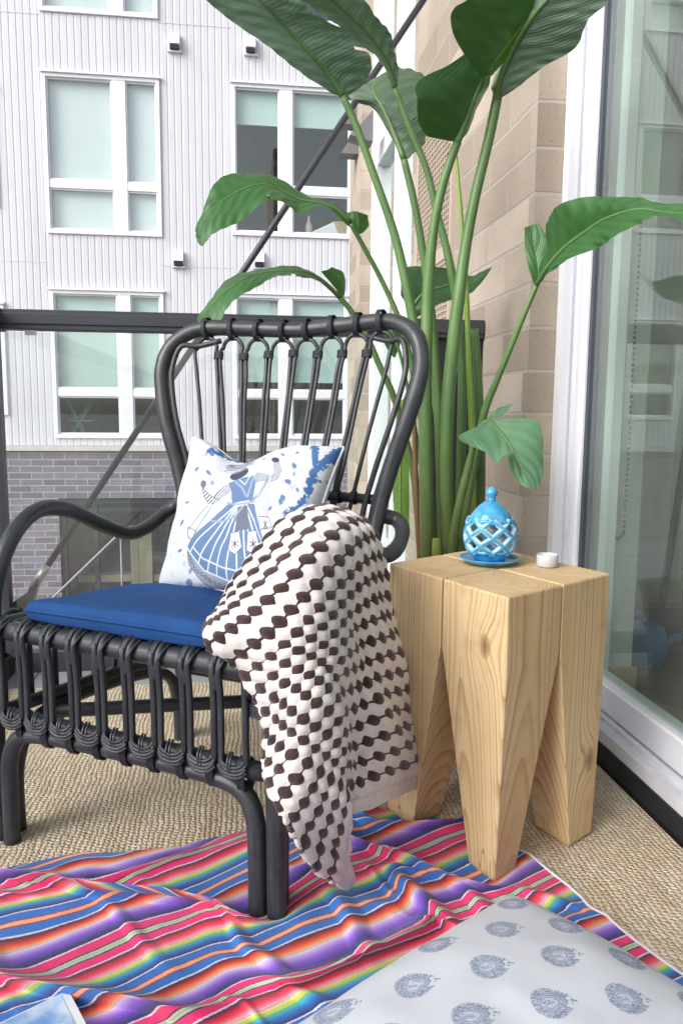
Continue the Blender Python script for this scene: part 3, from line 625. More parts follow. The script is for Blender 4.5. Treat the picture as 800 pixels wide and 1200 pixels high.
# ------------------------------------------------------------------ rug
def rug_mat():
    t = NT('jute_weave')
    uv = t.coord('UV')
    wob = t.noise(uv, 9.0, 3, out=1)
    va = t.new('ShaderNodeVectorMath', operation='MULTIPLY_ADD'); t.link(wob, va.inputs[0]); va.inputs[1].default_value = (.02, .02, 0); t.link(uv, va.inputs[2])
    wob2 = t.noise(uv, 110.0, 2, out=1)
    vb = t.new('ShaderNodeVectorMath', operation='MULTIPLY_ADD'); t.link(wob2, vb.inputs[0]); vb.inputs[1].default_value = (.011, .011, 0); t.link(va.outputs[0], vb.inputs[2])
    x, y, _ = t.sep(vb.outputs[0])
    rx = t.math('DIVIDE', x, .0100); row = t.math('FLOOR', rx)
    fx = t.math('SUBTRACT', t.math('FRACT', rx), .5)
    wn = t.new('ShaderNodeTexWhiteNoise', noise_dimensions='1D'); t.link(row, wn.inputs['W'])
    ry = t.math('ADD', t.math('DIVIDE', y, .0092), t.math('MULTIPLY', wn.outputs[0], 5.0))
    cell = t.math('FLOOR', ry); fy = t.math('SUBTRACT', t.math('FRACT', ry), .5)
    # slanted lobes, like a braid
    fy2 = t.math('ADD', fy, t.math('MULTIPLY', fx, .35))
    h = t.math('SUBTRACT', 1.0, t.math('ADD', t.math('MULTIPLY', t.math('MULTIPLY', fx, fx), 3.2), t.math('MULTIPLY', t.math('MULTIPLY', fy2, fy2), 2.6)), clamp=True)
    wn2 = t.new('ShaderNodeTexWhiteNoise', noise_dimensions='2D'); t.link(t.comb(row, cell), wn2.inputs['Vector'])
    base = t.ramp(wn2.outputs[0], [(0, lin(212, 193, 165)), (.35, lin(224, 206, 180)), (.75, lin(232, 216, 193)), (1, lin(238, 228, 213))])
    big = t.noise(uv, 3.5, 4)
    base = t.mix(t.math('MULTIPLY', t.math('SUBTRACT', big, .38, clamp=True), 1.3), base, lin(192, 173, 148))
    md = t.noise(t.mapping(uv, (26, 7, 1)), 1.0, 4)
    base = t.mix(t.math('MULTIPLY', t.math('SUBTRACT', md, .5, clamp=True), 2.0), base, lin(168, 146, 118))
    fib = t.noise(t.mapping(uv, (900, 240, 1)), 1.0, 2)
    base = t.mix(t.math('MULTIPLY', fib, .35), base, lin(184, 166, 142))
    gap = t.math('MULTIPLY', t.math('SUBTRACT', .42, h, clamp=True), 1.3)
    base = t.mix(gap, base, lin(134, 114, 92))
    t.set(Base_Color=base, Roughness=.95); t.p.inputs['Specular IOR Level'].default_value = .1
    t.bump(t.math('ADD', t.math('ADD', h, t.math('MULTIPLY', md, .8)), t.math('MULTIPLY', fib, .25)), .6, .006)
    return t.m
r = MB(); r.box(-.655, .788, -1.0, 2.21, -.012, 0.0)
tag(r.build('jute_rug', rug_mat()), 'natural tan jute rug of chunky braided rows covering the balcony floor', 'rug')

# ------------------------------------------------------------------ serape blanket on the floor
PER = .198
W_ = lin(224, 216, 236); PK = lin(242, 36, 114); NV = lin(44, 48, 96); SG = lin(190, 208, 172); GL = lin(140, 150, 130)
BL = lin(24, 112, 200); DR = lin(150, 26, 56); PE = lin(255, 172, 130); BK = lin(60, 54, 60)
SEGS = [('c', W_, .012), ('c', PK, .064), ('c', NV, .010), ('c', SG, .018), ('c', GL, .003), ('c', SG, .018), ('c', NV, .010), ('c', PK, .058), ('c', W_, .011),
        ('g', [lin(44, 30, 76), lin(140, 18, 54), lin(226, 24, 56), lin(240, 60, 84), lin(248, 120, 150), lin(246, 196, 208)], .105), ('c', BK, .003),
        ('g', [lin(240, 218, 160), lin(190, 208, 76), lin(70, 180, 170), lin(34, 120, 204), lin(30, 84, 160), lin(32, 40, 92)], .125),
        ('c', W_, .012), ('c', BL, .062), ('c', DR, .010), ('c', PE, .032), ('c', DR, .010), ('c', BL, .062), ('c', W_, .012),
        ('g', [lin(44, 26, 66), lin(112, 16, 38), lin(206, 32, 32), lin(240, 84, 46), lin(244, 140, 84), lin(244, 196, 150)], .095), ('c', BK, .003),
        ('g', [lin(232, 218, 238), lin(190, 152, 232), lin(138, 92, 208), lin(102, 68, 182), lin(60, 48, 124), lin(36, 34, 84)], .165)]
def serape_mat():
    t = NT('serape_stripes')
    uv = t.coord('UV'); x, y, _ = t.sep(uv); co_ = t.coord('Object')
    x = t.math('ADD', x, t.math('MULTIPLY', t.math('SUBTRACT', t.noise(t.mapping(co_, (300, 300, 1)), 1.0, 1), .5), .012))
    f = t.math('FRACT', x)
    tot = sum(s[2] for s in SEGS); pos = 0; stops = []
    for ty, c, w in SEGS:
        w /= tot; e = .0012
        if ty == 'c': stops += [(pos + e, c), (pos + w - e, c)]
        else: stops += [(pos + e + (w - 2 * e) * i / (len(c) - 1), cc) for i, cc in enumerate(c)]
        pos += w
    k = 28
    a = stops[:k]; b = stops[k:]
    split = (a[-1][0] + b[0][0]) / 2
    ra_ = t.ramp(f, a); rb_ = t.ramp(f, b)
    c = t.mix(t.math('GREATER_THAN', f, split), ra_, rb_)
    # fine weft lines
    wl = t.math('SINE', t.math('MULTIPLY', x, 2 * PI * 110))
    c = t.mix(t.math('MULTIPLY', t.math('GREATER_THAN', wl, .55), .10), c, lin(255, 250, 255))
    n = t.noise(t.mapping(uv, (40, 900, 1)), 1.0, 2)
    c = t.mix(t.math('MULTIPLY', n, .10), c, lin(90, 80, 110))
    t.set(Base_Color=c, Roughness=.85); t.p.inputs['Specular IOR Level'].default_value = .15
    t.p.inputs['Sheen Weight'].default_value = .15
    t.bump(t.math('ADD', t.math('ADD', wl, n), t.noise(co_, 500, 2)), .3, .0009)
    return t.m

def sm(x): x = np.clip(x, 0, 1); return x * x * (3 - 2 * x)
def serape():
    na, nb = 460, 330
    a = np.linspace(0, 1, na)[:, None]; b = np.linspace(0, 1, nb)[None, :]
    cr = lambda pts, n: np.array([list(p) for p in catmull([(x, y, 0) for x, y in pts], n)])[:, :2]
    far = cr([(-1.0, 1.22), (-.62, 1.30), (-.42, 1.365), (-.17, 1.40), (.03, 1.42), (.22, 1.50), (.33, 1.475), (.47, 1.41)], na - 1)
    right = cr([(.47, 1.41), (.505, 1.27), (.556, 1.12), (.566, 1.04), (.60, .945), (.64, .86), (.665, .72), (.70, .5)], nb - 1)
    near = np.stack([np.linspace(-1.0, .70, na), np.linspace(.45, .5, na)], 1)
    left = np.stack([np.full(nb, -1.0), np.linspace(1.22, .45, nb)], 1)
    A = a[..., None]; B = b[..., None]
    P = (1 - B) * far[:, None] + B * near[:, None] + (1 - A) * left[None] + A * right[None] \
        - ((1 - A) * (1 - B) * far[0] + A * (1 - B) * far[-1] + (1 - A) * B * near[0] + A * B * near[-1])
    th = math.radians(23)
    nst = np.array([math.sin(th), -math.cos(th)])
    U = (P @ nst + .912) / PER; Vv = P @ np.array([math.cos(th), math.sin(th)])
    # the weave is never quite straight
    U = U + .05 * vnoise(P[..., 0] * 5 + 9, P[..., 1] * 5 + 3, 5) + .02 * vnoise(P[..., 0] * 13, P[..., 1] * 13, 6)
    Zz = np.full(P.shape[:2], .0)
    Q = P.copy()
    def fold(p0, p1, w, h, shift, lean=.5, fa=.25):
        nonlocal Q, Zz
        p0 = np.array(p0); p1 = np.array(p1); L = np.linalg.norm(p1 - p0); tt = (p1 - p0) / L; nn = np.array([-tt[1], tt[0]])
        if nn[1] < 0 and abs(nn[1]) > abs(nn[0]): nn = -nn
        d = P - p0; q = d @ nn; s = d @ tt / L
        q = q + .012 * np.sin(s * 5 + p0[0] * 30)
        f = sm(s / fa + .5 * 0) * sm((1 - s) / fa)
        u = np.clip(q / w, 0, 1)
        disp = -shift * sm(u) - lean * h * np.sin(PI * u) * (u > 0)
        fall = np.exp(-np.clip(q - w, 0, None) / .16)
        Q = Q + (disp * f * np.where(q > w, fall, 1))[..., None] * nn
        Zz = Zz + h * f * np.sin(PI * u) ** 1.2
    fold((-.60, 1.345), (.11, 1.10), .10, .034, .060, 1.0, .15)
    fold((-.30, 1.245), (.02, 1.20), .05, .016, .02, .9, .3)
    fold((-.40, 1.075), (-.03, .88), .085, .030, .045, 1.0, .2)
    fold((.13, 1.34), (.45, 1.13), .085, .030, .055, 1.0, .2)
    fold((.16, 1.43), (.44, 1.36), .07, .026, .045, 1.0, .2)
    fold((-.25, 1.30), (-.02, 1.37), .04, .012, .02, .7, .3)
    fold((-.06, 1.20), (.06, 1.0), .035, .010, .006, .4, .3)
    fold((.24, 1.26), (.30, 1.0), .05, .014, .008, .4, .3)
    fold((.32, 1.2), (.40, .98), .05, .013, .008, .4, .3)
    fold((.10, 1.22), (.17, 1.0), .05, .010, .006, .4, .3)
    fold((.0, .96), (.33, 1.06), .07, .026, .035, 1.0, .2)
    fold((.42, 1.18), (.60, 1.02), .045, .010, .010, .5, .3)
    rr = np.random.RandomState(3)
    for i in range(60):
        c = np.array([rr.uniform(-.5, .6), rr.uniform(.8, 1.45)]); an = math.radians(rr.uniform(-60, 40)); l = rr.uniform(.06, .18)
        e = np.array([math.cos(an), math.sin(an)]) * l
        fold(c - e, c + e, rr.uniform(.014, .04), rr.uniform(.002, .006), rr.uniform(.001, .006), .5, .4)
    rid = 1 - np.abs(vnoise(P[..., 0] * 7 + 2, P[..., 1] * 9 + 5, 9))
    Zz = Zz + .005 * rid ** 3 + .002 * (vnoise(P[..., 0] * 22, P[..., 1] * 22, 4) + 1)
    # flattened where furniture and the pillow press on it
    for cx, cy, R in ((.42, 1.19, .05), (.05, 1.125, .04), (.02, 1.14, .04), (.31, 1.43, .06)):
        dd = np.hypot(Q[..., 0] - cx, Q[..., 1] - cy)
        Zz = Zz * (1 - .9 * np.exp(-(dd / R) ** 2))
    # pillow and book lie on it
    Zz = np.where((Q[..., 0] - .395) * -.845 + (Q[..., 1] - 1.0) * -.535 > -.0, Zz * 1.0, Zz)
    edge = np.minimum(1, np.minimum(a, np.minimum(1 - a, np.minimum(b * 1.2, 1 - b))) / .04)
    Zz = .0035 + Zz * edge
    G = np.concatenate([Q, Zz[..., None]], 2)
    G = G[:, ::-1]; U = U[:, ::-1]; Vv = Vv[:, ::-1]
    m = MB(); m.grid(G, np.stack([U, Vv], 2))
    o = m.build('striped_blanket', serape_mat())
    tag(o, 'rumpled serape blanket with bright rainbow stripes spread on the jute rug', 'blanket')
    e = MB(); line = [tuple(p + np.array([0, 0, .0015])) for p in G[-1, ::3]]
    e.tube(line, .0022, 6); e.build('stitched_edge', M_cloth, o)
    return o

def cloth_white(name, col, wv=900, rough=.9):
    t = NT(name); uv = t.coord('Object')
    n = t.noise(uv, 6, 4); n2 = t.noise(uv, wv, 2)
    d = tuple(c * .93 for c in col[:3]) + (1,)
    t.set(Base_Color=t.ramp(n, [(.3, d), (.7, col)]), Roughness=rough); t.p.inputs['Specular IOR Level'].default_value = .15
    t.bump(n2, .25, .001); return t.m
M_cloth = cloth_white('white_cotton', lin(232, 232, 238))
serape()

# ------------------------------------------------------------------ wooden stool
def wood(name, knots):
    t = NT(name)
    co = t.coord('Object')
    wv = t.noise(t.mapping(co, (5, 5, 1.1)), 1.0, 3, out=1)
    va = t.new('ShaderNodeVectorMath', operation='MULTIPLY_ADD'); t.link(wv, va.inputs[0]); va.inputs[1].default_value = (.022, .022, 0); t.link(co, va.inputs[2])
    x, y, z = t.sep(va.outputs[0])
    d = t.math('SQRT', t.math('ADD', t.math('MULTIPLY', x, x), t.math('MULTIPLY', y, y)))
    kd = None
    for kx, ky, kz, kr in knots:
        vm = t.new('ShaderNodeVectorMath', operation='DISTANCE'); t.link(t.mapping(co, (1, 1, .6)), vm.inputs[0]); vm.inputs[1].default_value = (kx, ky, kz * .6)
        gq = t.math('POWER', 2.718, t.math('MULTIPLY', t.math('POWER', t.math('DIVIDE', vm.outputs['Value'], kr * 2.2), 2.0), -1.0))
        d = t.math('ADD', d, t.math('MULTIPLY', gq, .020))
        k1 = t.math('SUBTRACT', 1.0, t.math('DIVIDE', vm.outputs['Value'], kr), clamp=True)
        kd = k1 if kd is None else t.math('MAXIMUM', kd, k1)
    n1 = t.noise(t.mapping(co, (30, 30, 3)), 1.0, 3)
    ph = t.math('ADD', t.math('DIVIDE', d, .0062), t.math('MULTIPLY', n1, .7))
    f = t.math('FRACT', ph)
    ringv = t.new('ShaderNodeTexWhiteNoise', noise_dimensions='1D'); t.link(t.math('FLOOR', ph), ringv.inputs['W'])
    late = t.ramp(f, [(0, (0, 0, 0, 1)), (.45, (.1, .1, .1, 1)), (.8, (.75, .75, .75, 1)), (.93, (1, 1, 1, 1)), (1, (0, 0, 0, 1))])
    amt = t.math('MULTIPLY', late, t.math('ADD', .22, t.math('MULTIPLY', ringv.outputs[0], .78)))
    c = t.mix(amt, lin(222, 198, 157), lin(174, 136, 92))
    blot = t.noise(t.mapping(co, (9, 9, 1.6)), 1.0, 4)
    c = t.mix(t.math('MULTIPLY', t.math('SUBTRACT', blot, .42, clamp=True), 2.0), c, lin(188, 148, 102))
    fib = t.noise(t.mapping(co, (420, 420, 9)), 1.0, 2)
    c = t.mix(t.math('MULTIPLY', fib, .22), c, lin(184, 142, 96))
    if kd is not None:
        c = t.mix(t.math('MULTIPLY', t.math('POWER', kd, .6), .9, clamp=True), c, lin(112, 74, 44))
    ck = t.noise(t.mapping(co, (17, 17, .9), loc=(3.1, 1.7, .4)), 1.0, 2)
    crk = t.math('MULTIPLY', t.math('LESS_THAN', t.math('ABSOLUTE', t.math('SUBTRACT', ck, .5)), .0030), t.math('GREATER_THAN', t.noise(t.mapping(co, (4, 4, 3)), 1.0, 2), .5))
    c = t.mix(t.math('MULTIPLY', crk, .55), c, lin(86, 56, 34))
    sc_ = t.noise(co, 24, 5)
    c = t.mix(t.math('MULTIPLY', t.math('SUBTRACT', sc_, .55, clamp=True), 1.4), c, lin(150, 118, 84))
    t.set(Base_Color=c, Roughness=.62); t.p.inputs['Specular IOR Level'].default_value = .3
    t.bump(t.math('ADD', fib, t.math('MULTIPLY', late, .5)), .2, .001)
    return t.m

HS = .495
st = empty('wooden_stool', (.4675, 1.365, 0), 0, 'pale pine block stool with four tapered legs carrying the blue lantern', 'stool')
Fc, Rc, Lc, Bc = Vector((.41, 1.14)), Vector((.655, 1.30)), Vector((.28, 1.43)), Vector((.525, 1.59))
ctr = (Fc + Rc + Lc + Bc) / 4
def leg(corner, n1, n2, pith, knots, inset=(0, 0), seed=0, bs=.2):
    """post standing in one corner; n1, n2 neighbouring corners of the seat"""
    gap = .0022
    m1 = (corner + n1) / 2; m2 = (corner + n2) / 2
    g1 = (corner - n1).normalized() * gap; g2 = (corner - n2).normalized() * gap
    ring = lambda c, a, k, b: [c, a, k, b]
    top = [corner, m1 + g1, ctr + g1 + g2, m2 + g2]
    e1 = (n1 - corner); e2 = (n2 - corner)
    bc = corner + Vector(inset)
    bot = [bc, bc + e1 * bs, bc + e1 * bs + e2 * bs, bc + e2 * bs]
    # a chamfered outer corner that widens downward
    def sect(q, z, ch):
        c, a, k, b = q
        ca = c + (a - c).normalized() * ch; cb = c + (b - c).normalized() * ch
        return [(p.x, p.y, z) for p in (ca, a, k, b, cb)]
    zt = .375
    def lerp(t): return [bt + (tp - bt) * t for tp, bt in zip(top, bot)]
    S = [sect([c * 1 for c in bot], 0.002, .004)]
    S[0] = sect([b + (Vector((sum(p.x for p in bot) / 4, sum(p.y for p in bot) / 4)) - b) * .08 for b in bot], 0.002, .004)
    S.append(sect(bot, .010, .004))
    for i in range(1, 9):
        t = i / 8; q = lerp(t); q[0] = bot[0] + (top[0] - bot[0]) * min(1, t * 1.0)
        S.append(sect(q, .010 + (zt - .010) * t, .004 + .000 * t))
    S.append(sect(top, HS - .003, .002))
    tp2 = [p + (Vector((sum(q.x for q in top) / 4, sum(q.y for q in top) / 4)) - p) * .02 for p in top]
    S.append(sect(tp2, HS, .002))
    px, py = pith
    base = Vector((ctr.x, ctr.y))
    V = [(x - px, y - py, z) for s in S for (x, y, z) in s]
    F = []
    for i in range(len(S) - 1):
        for k in range(5):
            k2 = (k + 1) % 5
            F.append((i * 5 + k, i * 5 + k2, (i + 1) * 5 + k2, (i + 1) * 5 + k))
    F.append(tuple(range(4, -1, -1))); F.append(tuple((len(S) - 1) * 5 + k for k in range(5)))
    m = MB(); m.add(V, F, None, False)
    # mesh frame sits on the pith so the growth rings circle it
    o = m.build('leg', wood('pine_%s' % 'abcd'[seed], [(kx - px, ky - py, kz, kr) for kx, ky, kz, kr in knots]), st, loc=(px - .4675, py - 1.365, 0))
    b = o.modifiers.new('bevel', 'BEVEL'); b.width = .0032; b.segments = 3; b.limit_method = 'ANGLE'; b.angle_limit = math.radians(35)
    return o
leg(Fc, Rc, Lc, (.428, 1.265), [(.392, 1.185, .405, .014)], (.004, .030), 0)
leg(Rc, Fc, Bc, (.625, 1.365), [(.628, 1.281, .155, .016)], (-.008, .0), 1, .26)
leg(Lc, Fc, Bc, (.335, 1.462), [], (.004, 0), 2, .26)
leg(Bc, Rc, Lc, (.54, 1.51), [], (0, 0), 3, .26)

# ------------------------------------------------------------------ lantern, saucer, tealight
def glaze(name, col, dark, spec=.5):
    t = NT(name); co = t.coord('Object')
    n = t.noise(t.mapping(co, (1, 1, .5)), 45, 4)
    t.set(Base_Color=t.ramp(n, [(.35, dark), (.6, col)]), Roughness=.14); t.p.inputs['Coat Weight'].default_value = .5; t.p.inputs['Coat Roughness'].default_value = .05
    t.bump(t.noise(co, 60, 2), .06, .002)
    return t.m
M_blue = glaze('blue_glaze', lin(84, 172, 214), lin(48, 138, 196)); M_pale = glaze('pale_glaze', lin(196, 226, 240), lin(150, 204, 232))
LX, LY = .467, 1.408
sa = MB(); sa.lathe([(0, .004), (.030, .003), (.036, 0), (.040, .002), (.054, .0095), (.0565, .012), (.0555, .0135), (.050, .011), (.038, .0075), (0, .0065)], seg=56)
tag(sa.build('saucer', M_blue, loc=(LX, LY, HS)), 'small round blue glazed saucer under the pierced lantern', 'saucer')
lt = empty('ceramic_lantern', (LX, LY, HS + .0078), 0, 'turquoise blue glazed egg shaped ceramic lantern with pierced diamond lattice', 'lantern')
def RZ(z): return float(np.interp(z, [0, .006, .02, .035, .05, .065, .08, .095, .108, .116, .120], [.030, .035, .0435, .0485, .050, .0488, .0445, .0365, .0255, .0155, .009]))
def prof(z0, z1, n, inner=.0045):
    o_ = [(RZ(z0 + (z1 - z0) * i / n), z0 + (z1 - z0) * i / n) for i in range(n + 1)]
    return o_ + [(max(0, r - inner), z) for r, z in reversed(o_)]
m = MB(); m.lathe(prof(.080, .119, 16), seg=56); m.lathe([(.0, .117), (.0095, .1185), (.0085, .122), (.0075, .126), (.0115, .131), (.0118, .137), (.008, .143), (.003, .147), (0, .148)], seg=32)
for k in range(9):
    a = 2 * PI * k / 9
m.tube([(RZ(.08) * .985 * math.cos(2 * PI * k / 48), RZ(.08) * .985 * math.sin(2 * PI * k / 48), .0805 + .002 * math.cos(9 * 2 * PI * k / 48)) for k in range(48)], .0042, 8, closed=True)
m.build('dome', M_blue, lt)
m = MB(); m.lathe([(0, 0)] + [(RZ(z), z) for z in np.linspace(0, .020, 8)] + [(RZ(z) - .005, z) for z in np.linspace(.020, .006, 6)] + [(0, .005)], seg=56)
m.tube([(RZ(.02) * .985 * math.cos(2 * PI * k / 48), RZ(.02) * .985 * math.sin(2 * PI * k / 48), .0195) for k in range(48)], .0038, 8, closed=True)
m.build('bowl', M_blue, lt)
ma, mb_ = MB(), MB()
for s in (1, -1):
    for k in range(7):
        pa = []; pb = []
        for i in range(29):
            z = .017 + (.083 - .017) * i / 28; a = 2 * PI * k / 7 + s * math.radians(100) * i / 28
            for pl_, off in ((pa, -.0022), (pb, .0008)):
                R = RZ(z) + off; pl_.append((R * math.cos(a), R * math.sin(a), z))
        ma.tube(pa, .0058, 8, caps=False); mb_.tube(pb, .0036, 8, caps=False)
ma.build('lattice', M_pale, lt); mb_.build('lattice', M_blue, lt)
lt.scale = (.94, .94, .94)
tl = empty('tealight', (.566, 1.372, HS), 0, 'small white tealight candle in a translucent cup beside the lantern', 'candle')
m = MB(); m.lathe([(0, .001), (.0185, .001), (.0195, .003), (.0197, .023), (.0190, .0235), (.0186, .022), (.0182, .004), (0, .003)], seg=40)
t = NT('cup_plastic'); t.set(Base_Color=lin(232, 235, 240), Roughness=.2); t.p.inputs['Transmission Weight'].default_value = .35; t.p.inputs['IOR'].default_value = 1.2
m.build('cup', t.m, tl)
t = NT('wax'); t.set(Base_Color=lin(244, 244, 246), Roughness=.45); t.p.inputs['Subsurface Weight'].default_value = .3; t.p.inputs['Subsurface Radius'].default_value = (.01, .01, .01)
m = MB(); m.lathe([(0, .0035), (.0178, .0035), (.0178, .0185), (.016, .0178), (.005, .0172), (0, .0172)], seg=40); m.build('wax', t.m, tl)
m = MB(); m.tube([(0, 0, .017), (.0006, 0, .022), (.0015, 0, .0265)], .0008, 6); m.build('wick', M_cloth, tl)
# ------------------------------------------------------------------ rattan armchair (local frame: x = along the front, y = backwards)
CM = (-.1913, 1.2699, 0.0); CR = math.radians(-31.04)
def rattan_mat():
    t = NT('black_rattan')
    uv = t.coord('UV'); co = t.coord('Object')
    s = t.noise(t.mapping(uv, (14, 9, 1)), 1.0, 4)
    n = t.noise(co, 35, 4)
    c = t.ramp(t.math('ADD', t.math('MULTIPLY', s, .6), t.math('MULTIPLY', n, .4)), [(.3, lin(38, 40, 45)), (.55, lin(54, 57, 63)), (.78, lin(78, 80, 86))])
    wr_ = t.noise(co, 55, 6, .7)
    c = t.mix(t.math('MULTIPLY', t.math('SUBTRACT', wr_, .60, clamp=True), 3.5, clamp=True), c, lin(112, 104, 98))
    t.set(Base_Color=c, Roughness=t.ramp(s, [(.3, (.30, .30, .30, 1)), (.7, (.5, .5, .5, 1))]))
    t.p.inputs['Specular IOR Level'].default_value = .55
    t.bump(t.math('ADD', s, t.math('MULTIPLY', wr_, .8)), .35, .0015)
    return t.m
M_rat = rattan_mat()
ch = empty('rattan_armchair', CM, CR, 'black rattan armchair with looped spindle back and wrapped frame', 'chair')
def bind(mb, c, ax, rx, turns=4, wr=.0021, side=None, ry=None):
    """a few turns of cane round a point c, axis ax; elliptic when ry given"""
    c = Vector(c); ax = Vector(ax).normalized()
    u = Vector(side) if side is not None else ax.orthogonal()
    u = (u - ax * u.dot(ax)).normalized(); v = ax.cross(u)
    ry = ry or rx; n = 14 * turns
    mb.tube([c + u * (rx * math.cos(2 * PI * i / 14)) + v * (ry * math.sin(2 * PI * i / 14)) + ax * ((i / n - .5) * turns * wr * 1.9) for i in range(n + 1)], wr, 5)
def part(name, mb): return mb.build(name, M_rat, ch)
def nodes(r, n, every, seed):
    """cane radius with the swollen joints of real rattan"""
    rq = np.random.RandomState(seed); x = np.linspace(0, n, n + 1); o = np.full(n + 1, float(r)) * (1 + .02 * np.sin(x * .37 + seed))
    p = rq.uniform(2, every)
    while p < n:
        o *= 1 + .055 * np.exp(-((x - p) / .9) ** 2); p += every * rq.uniform(.7, 1.3)
    return list(o)
JR = random.Random(5)
TB = math.tan(math.radians(12))
def sb(z): return .48 + (z - .45) * TB
# back hoop with the rear legs
half = [(.243, .525, 0.0), (.240, .50, .2), (.234, sb(.40), .40), (.236, None, .552), (.258, None, .65), (.290, None, .75), (.310, None, .83), (.314, None, .875), (.300, None, .922), (.264, None, .953), (.212, None, .965), (.11, None, .961)]
def sq(a, z): return sb(z) + .02 - .5 * a * a * max(0, min(1, (z - .45) / .3))      # the back wraps gently round the sitter
half = [(a, sq(a, z) if y is None else y, z) for a, y, z in half]
OFF = .010
hoop = [(a + OFF * min(1, z / .9), y, z) for a, y, z in half] + [(OFF, sq(0, .956), .956)] + [(-a + OFF * min(1, z / .9), y, z) for a, y, z in reversed(half)]
q = MB(); q.tube(hoop, nodes(.0174, 150, 22, 1), 14, 150); part('back_hoop', q)
HP = catmull(hoop, 400)
def hoop_z(a):
    best = [p for p in HP if p.z > .9]
    return min(best, key=lambda p: abs(p.x - a)).z
# inner lining rod
ins = [(-a * .0 + (a - math.copysign(.031, a)), y - .004, z - (.030 if z > .93 else 0)) for a, y, z in hoop if z > .39 and abs(a) > .2]
L1 = [p for p in ins if p[0] < 0]; L2 = [p for p in ins if p[0] > 0]
for pth in (L1, L2):
    q = MB(); q.tube(pth, .0062, 8, 40); part('lining_rod', q)
# looped spindles
pitch = .0615; NL = 8
def conv(a, z): return a * (1 - .84 * max(0, .905 - z))
CS = [(k - (NL - 1) / 2) * pitch + OFF for k in range(NL)]
for k, c in enumerate(CS):
    hw = pitch / 2 - .0050
    zt = hoop_z(c) - .0225
    pts = []
    for s in (-1, 1):
        col = []
        for z in (.40, .50, .60, .70, .80, .86, zt - .034):
            a = conv(c + s * hw, z) + JR.uniform(-.0015, .0015)
            col.append((a, sq(a, z) - .004 + JR.uniform(-.001, .001), z))
        pts.append(col)
    arc = [(c + hw * math.cos(t), sq(c, zt) - .004, zt - .026 + .026 * math.sin(t)) for t in np.linspace(PI * .95, PI * .05, 9)]
    q = MB(); q.tube(pts[0] + arc + list(reversed(pts[1])), .0045, 8, 100); part('spindle_loop', q)
    q = MB(); bind(q, (c + JR.uniform(-.003, .003), sq(c, zt) - .001, zt + .0205), (1, JR.uniform(-.12, .12), JR.uniform(-.12, .12)), .0250, 4, .0015, (0, 0, 1), .0196); part('binding', q)
for k in range(NL - 1):
    a = (CS[k] + CS[k + 1]) / 2; z = .900 + JR.uniform(-.004, .004)
    q = MB(); bind(q, (conv(a, z), sq(a, z) - .004, z), (0, TB, 1), .0112, 6, .0014, (1, 0, 0), .0066); part('binding', q)
# lower cross rail of the back
q = MB(); q.tube([(-.235, sq(.24, .595) + .012, .595), (0, sq(0, .595) + .014, .598), (.245, sq(.24, .595) + .012, .595)], .011, 10, 20); part('cross_rail', q)
for c in CS:
    for s in (-1, 1):
        a = conv(c + s * (pitch / 2 - .005), .597)
        q = MB(); bind(q, (a, sq(a, .597) + .006, .597), (1, JR.uniform(-.1, .1), JR.uniform(-.2, .2)), .0175, 3, .0016, (0, 1, 0), .0135); part('binding', q)
q = MB(); q.tube([(-.232, sb(.405), .385), (.232, sb(.405), .385)], .016, 10); part('back_rail', q)
# arms: front post, crest, dip and the outward curl into the hoop
for s in (-1, 1):
    arm = [(.285, 0, 0.0), (.284, 0, .2), (.284, .002, .40), (.285, .022, .49), (.288, .068, .556), (.294, .135, .588), (.297, .215, .578), (.301, .315, .535), (.304, .405, .504), (.304, .475, .510), (.296, .525, .534), (.276, .545, .553), (.248, .535, .562)]
    q = MB(); q.tube([(s * a, y, z) for a, y, z in arm], nodes(.0155, 110, 24, 3 + s), 12, 110); part('arm', q)
# rails of the seat frame
zT, zB = .394, .237
q = MB(); q.tube([(-.268, 0, zT), (.268, 0, zT - .002)], .0178, 14, 10); part('seat_rail', q)
q = MB(); q.tube([(-.268, 0, zB), (.268, 0, zB - .002)], .0145, 12, 10); part('lower_rail', q)
for s in (-1, 1):
    q = MB(); q.tube([(s * .282, .0, zT), (s * .26, .25, zT - .012), (s * .238, .485, zT - .035)], .0165, 12, 14); part('seat_rail', q)
    q = MB(); q.tube([(s * .282, .0, zB), (s * .26, .25, zB - .01), (s * .24, .495, zB - .03)], .013, 12, 14); part('lower_rail', q)
# seat deck canes under the cushion
q = MB()
for i in range(17):
    a = -.24 + .48 * i / 16
    q.tube([(a, .005, zT + .012), (a * .95, .24, zT + .004), (a * .9, .485, zT - .028)], .0048, 6, 8)
part('seat_cane', q).update_tag()
# arch poles beside every leg pair
q = MB(); q.tube([(-.2535, -.004, 0), (-.2535, -.004, .10), (-.2495, -.004, .16), (-.230, -.003, .198), (-.19, -.002, .213), (-.1, 0, .216), (.1, 0, .215), (.19, -.002, .211), (.230, -.003, .196), (.2495, -.004, .16), (.2535, -.004, .10), (.2535, -.004, 0)], .0150, 12, 90); part('arch_pole', q)
for s in (-1, 1):
    q = MB(); q.tube([(s * .275, .034, 0), (s * .275, .036, .12), (s * .272, .07, .19), (s * .262, .14, .212), (s * .254, .35, .20), (s * .245, .46, .165), (s * .243, .49, .08), (s * .243, .495, 0)], .0125, 10, 50); part('arch_pole', q)
    q = MB(); bind(q, (s * .267, 0, .335), (0, 0, 1), .030, 6, .0019, (1, 0, 0), .019); part('binding', q)
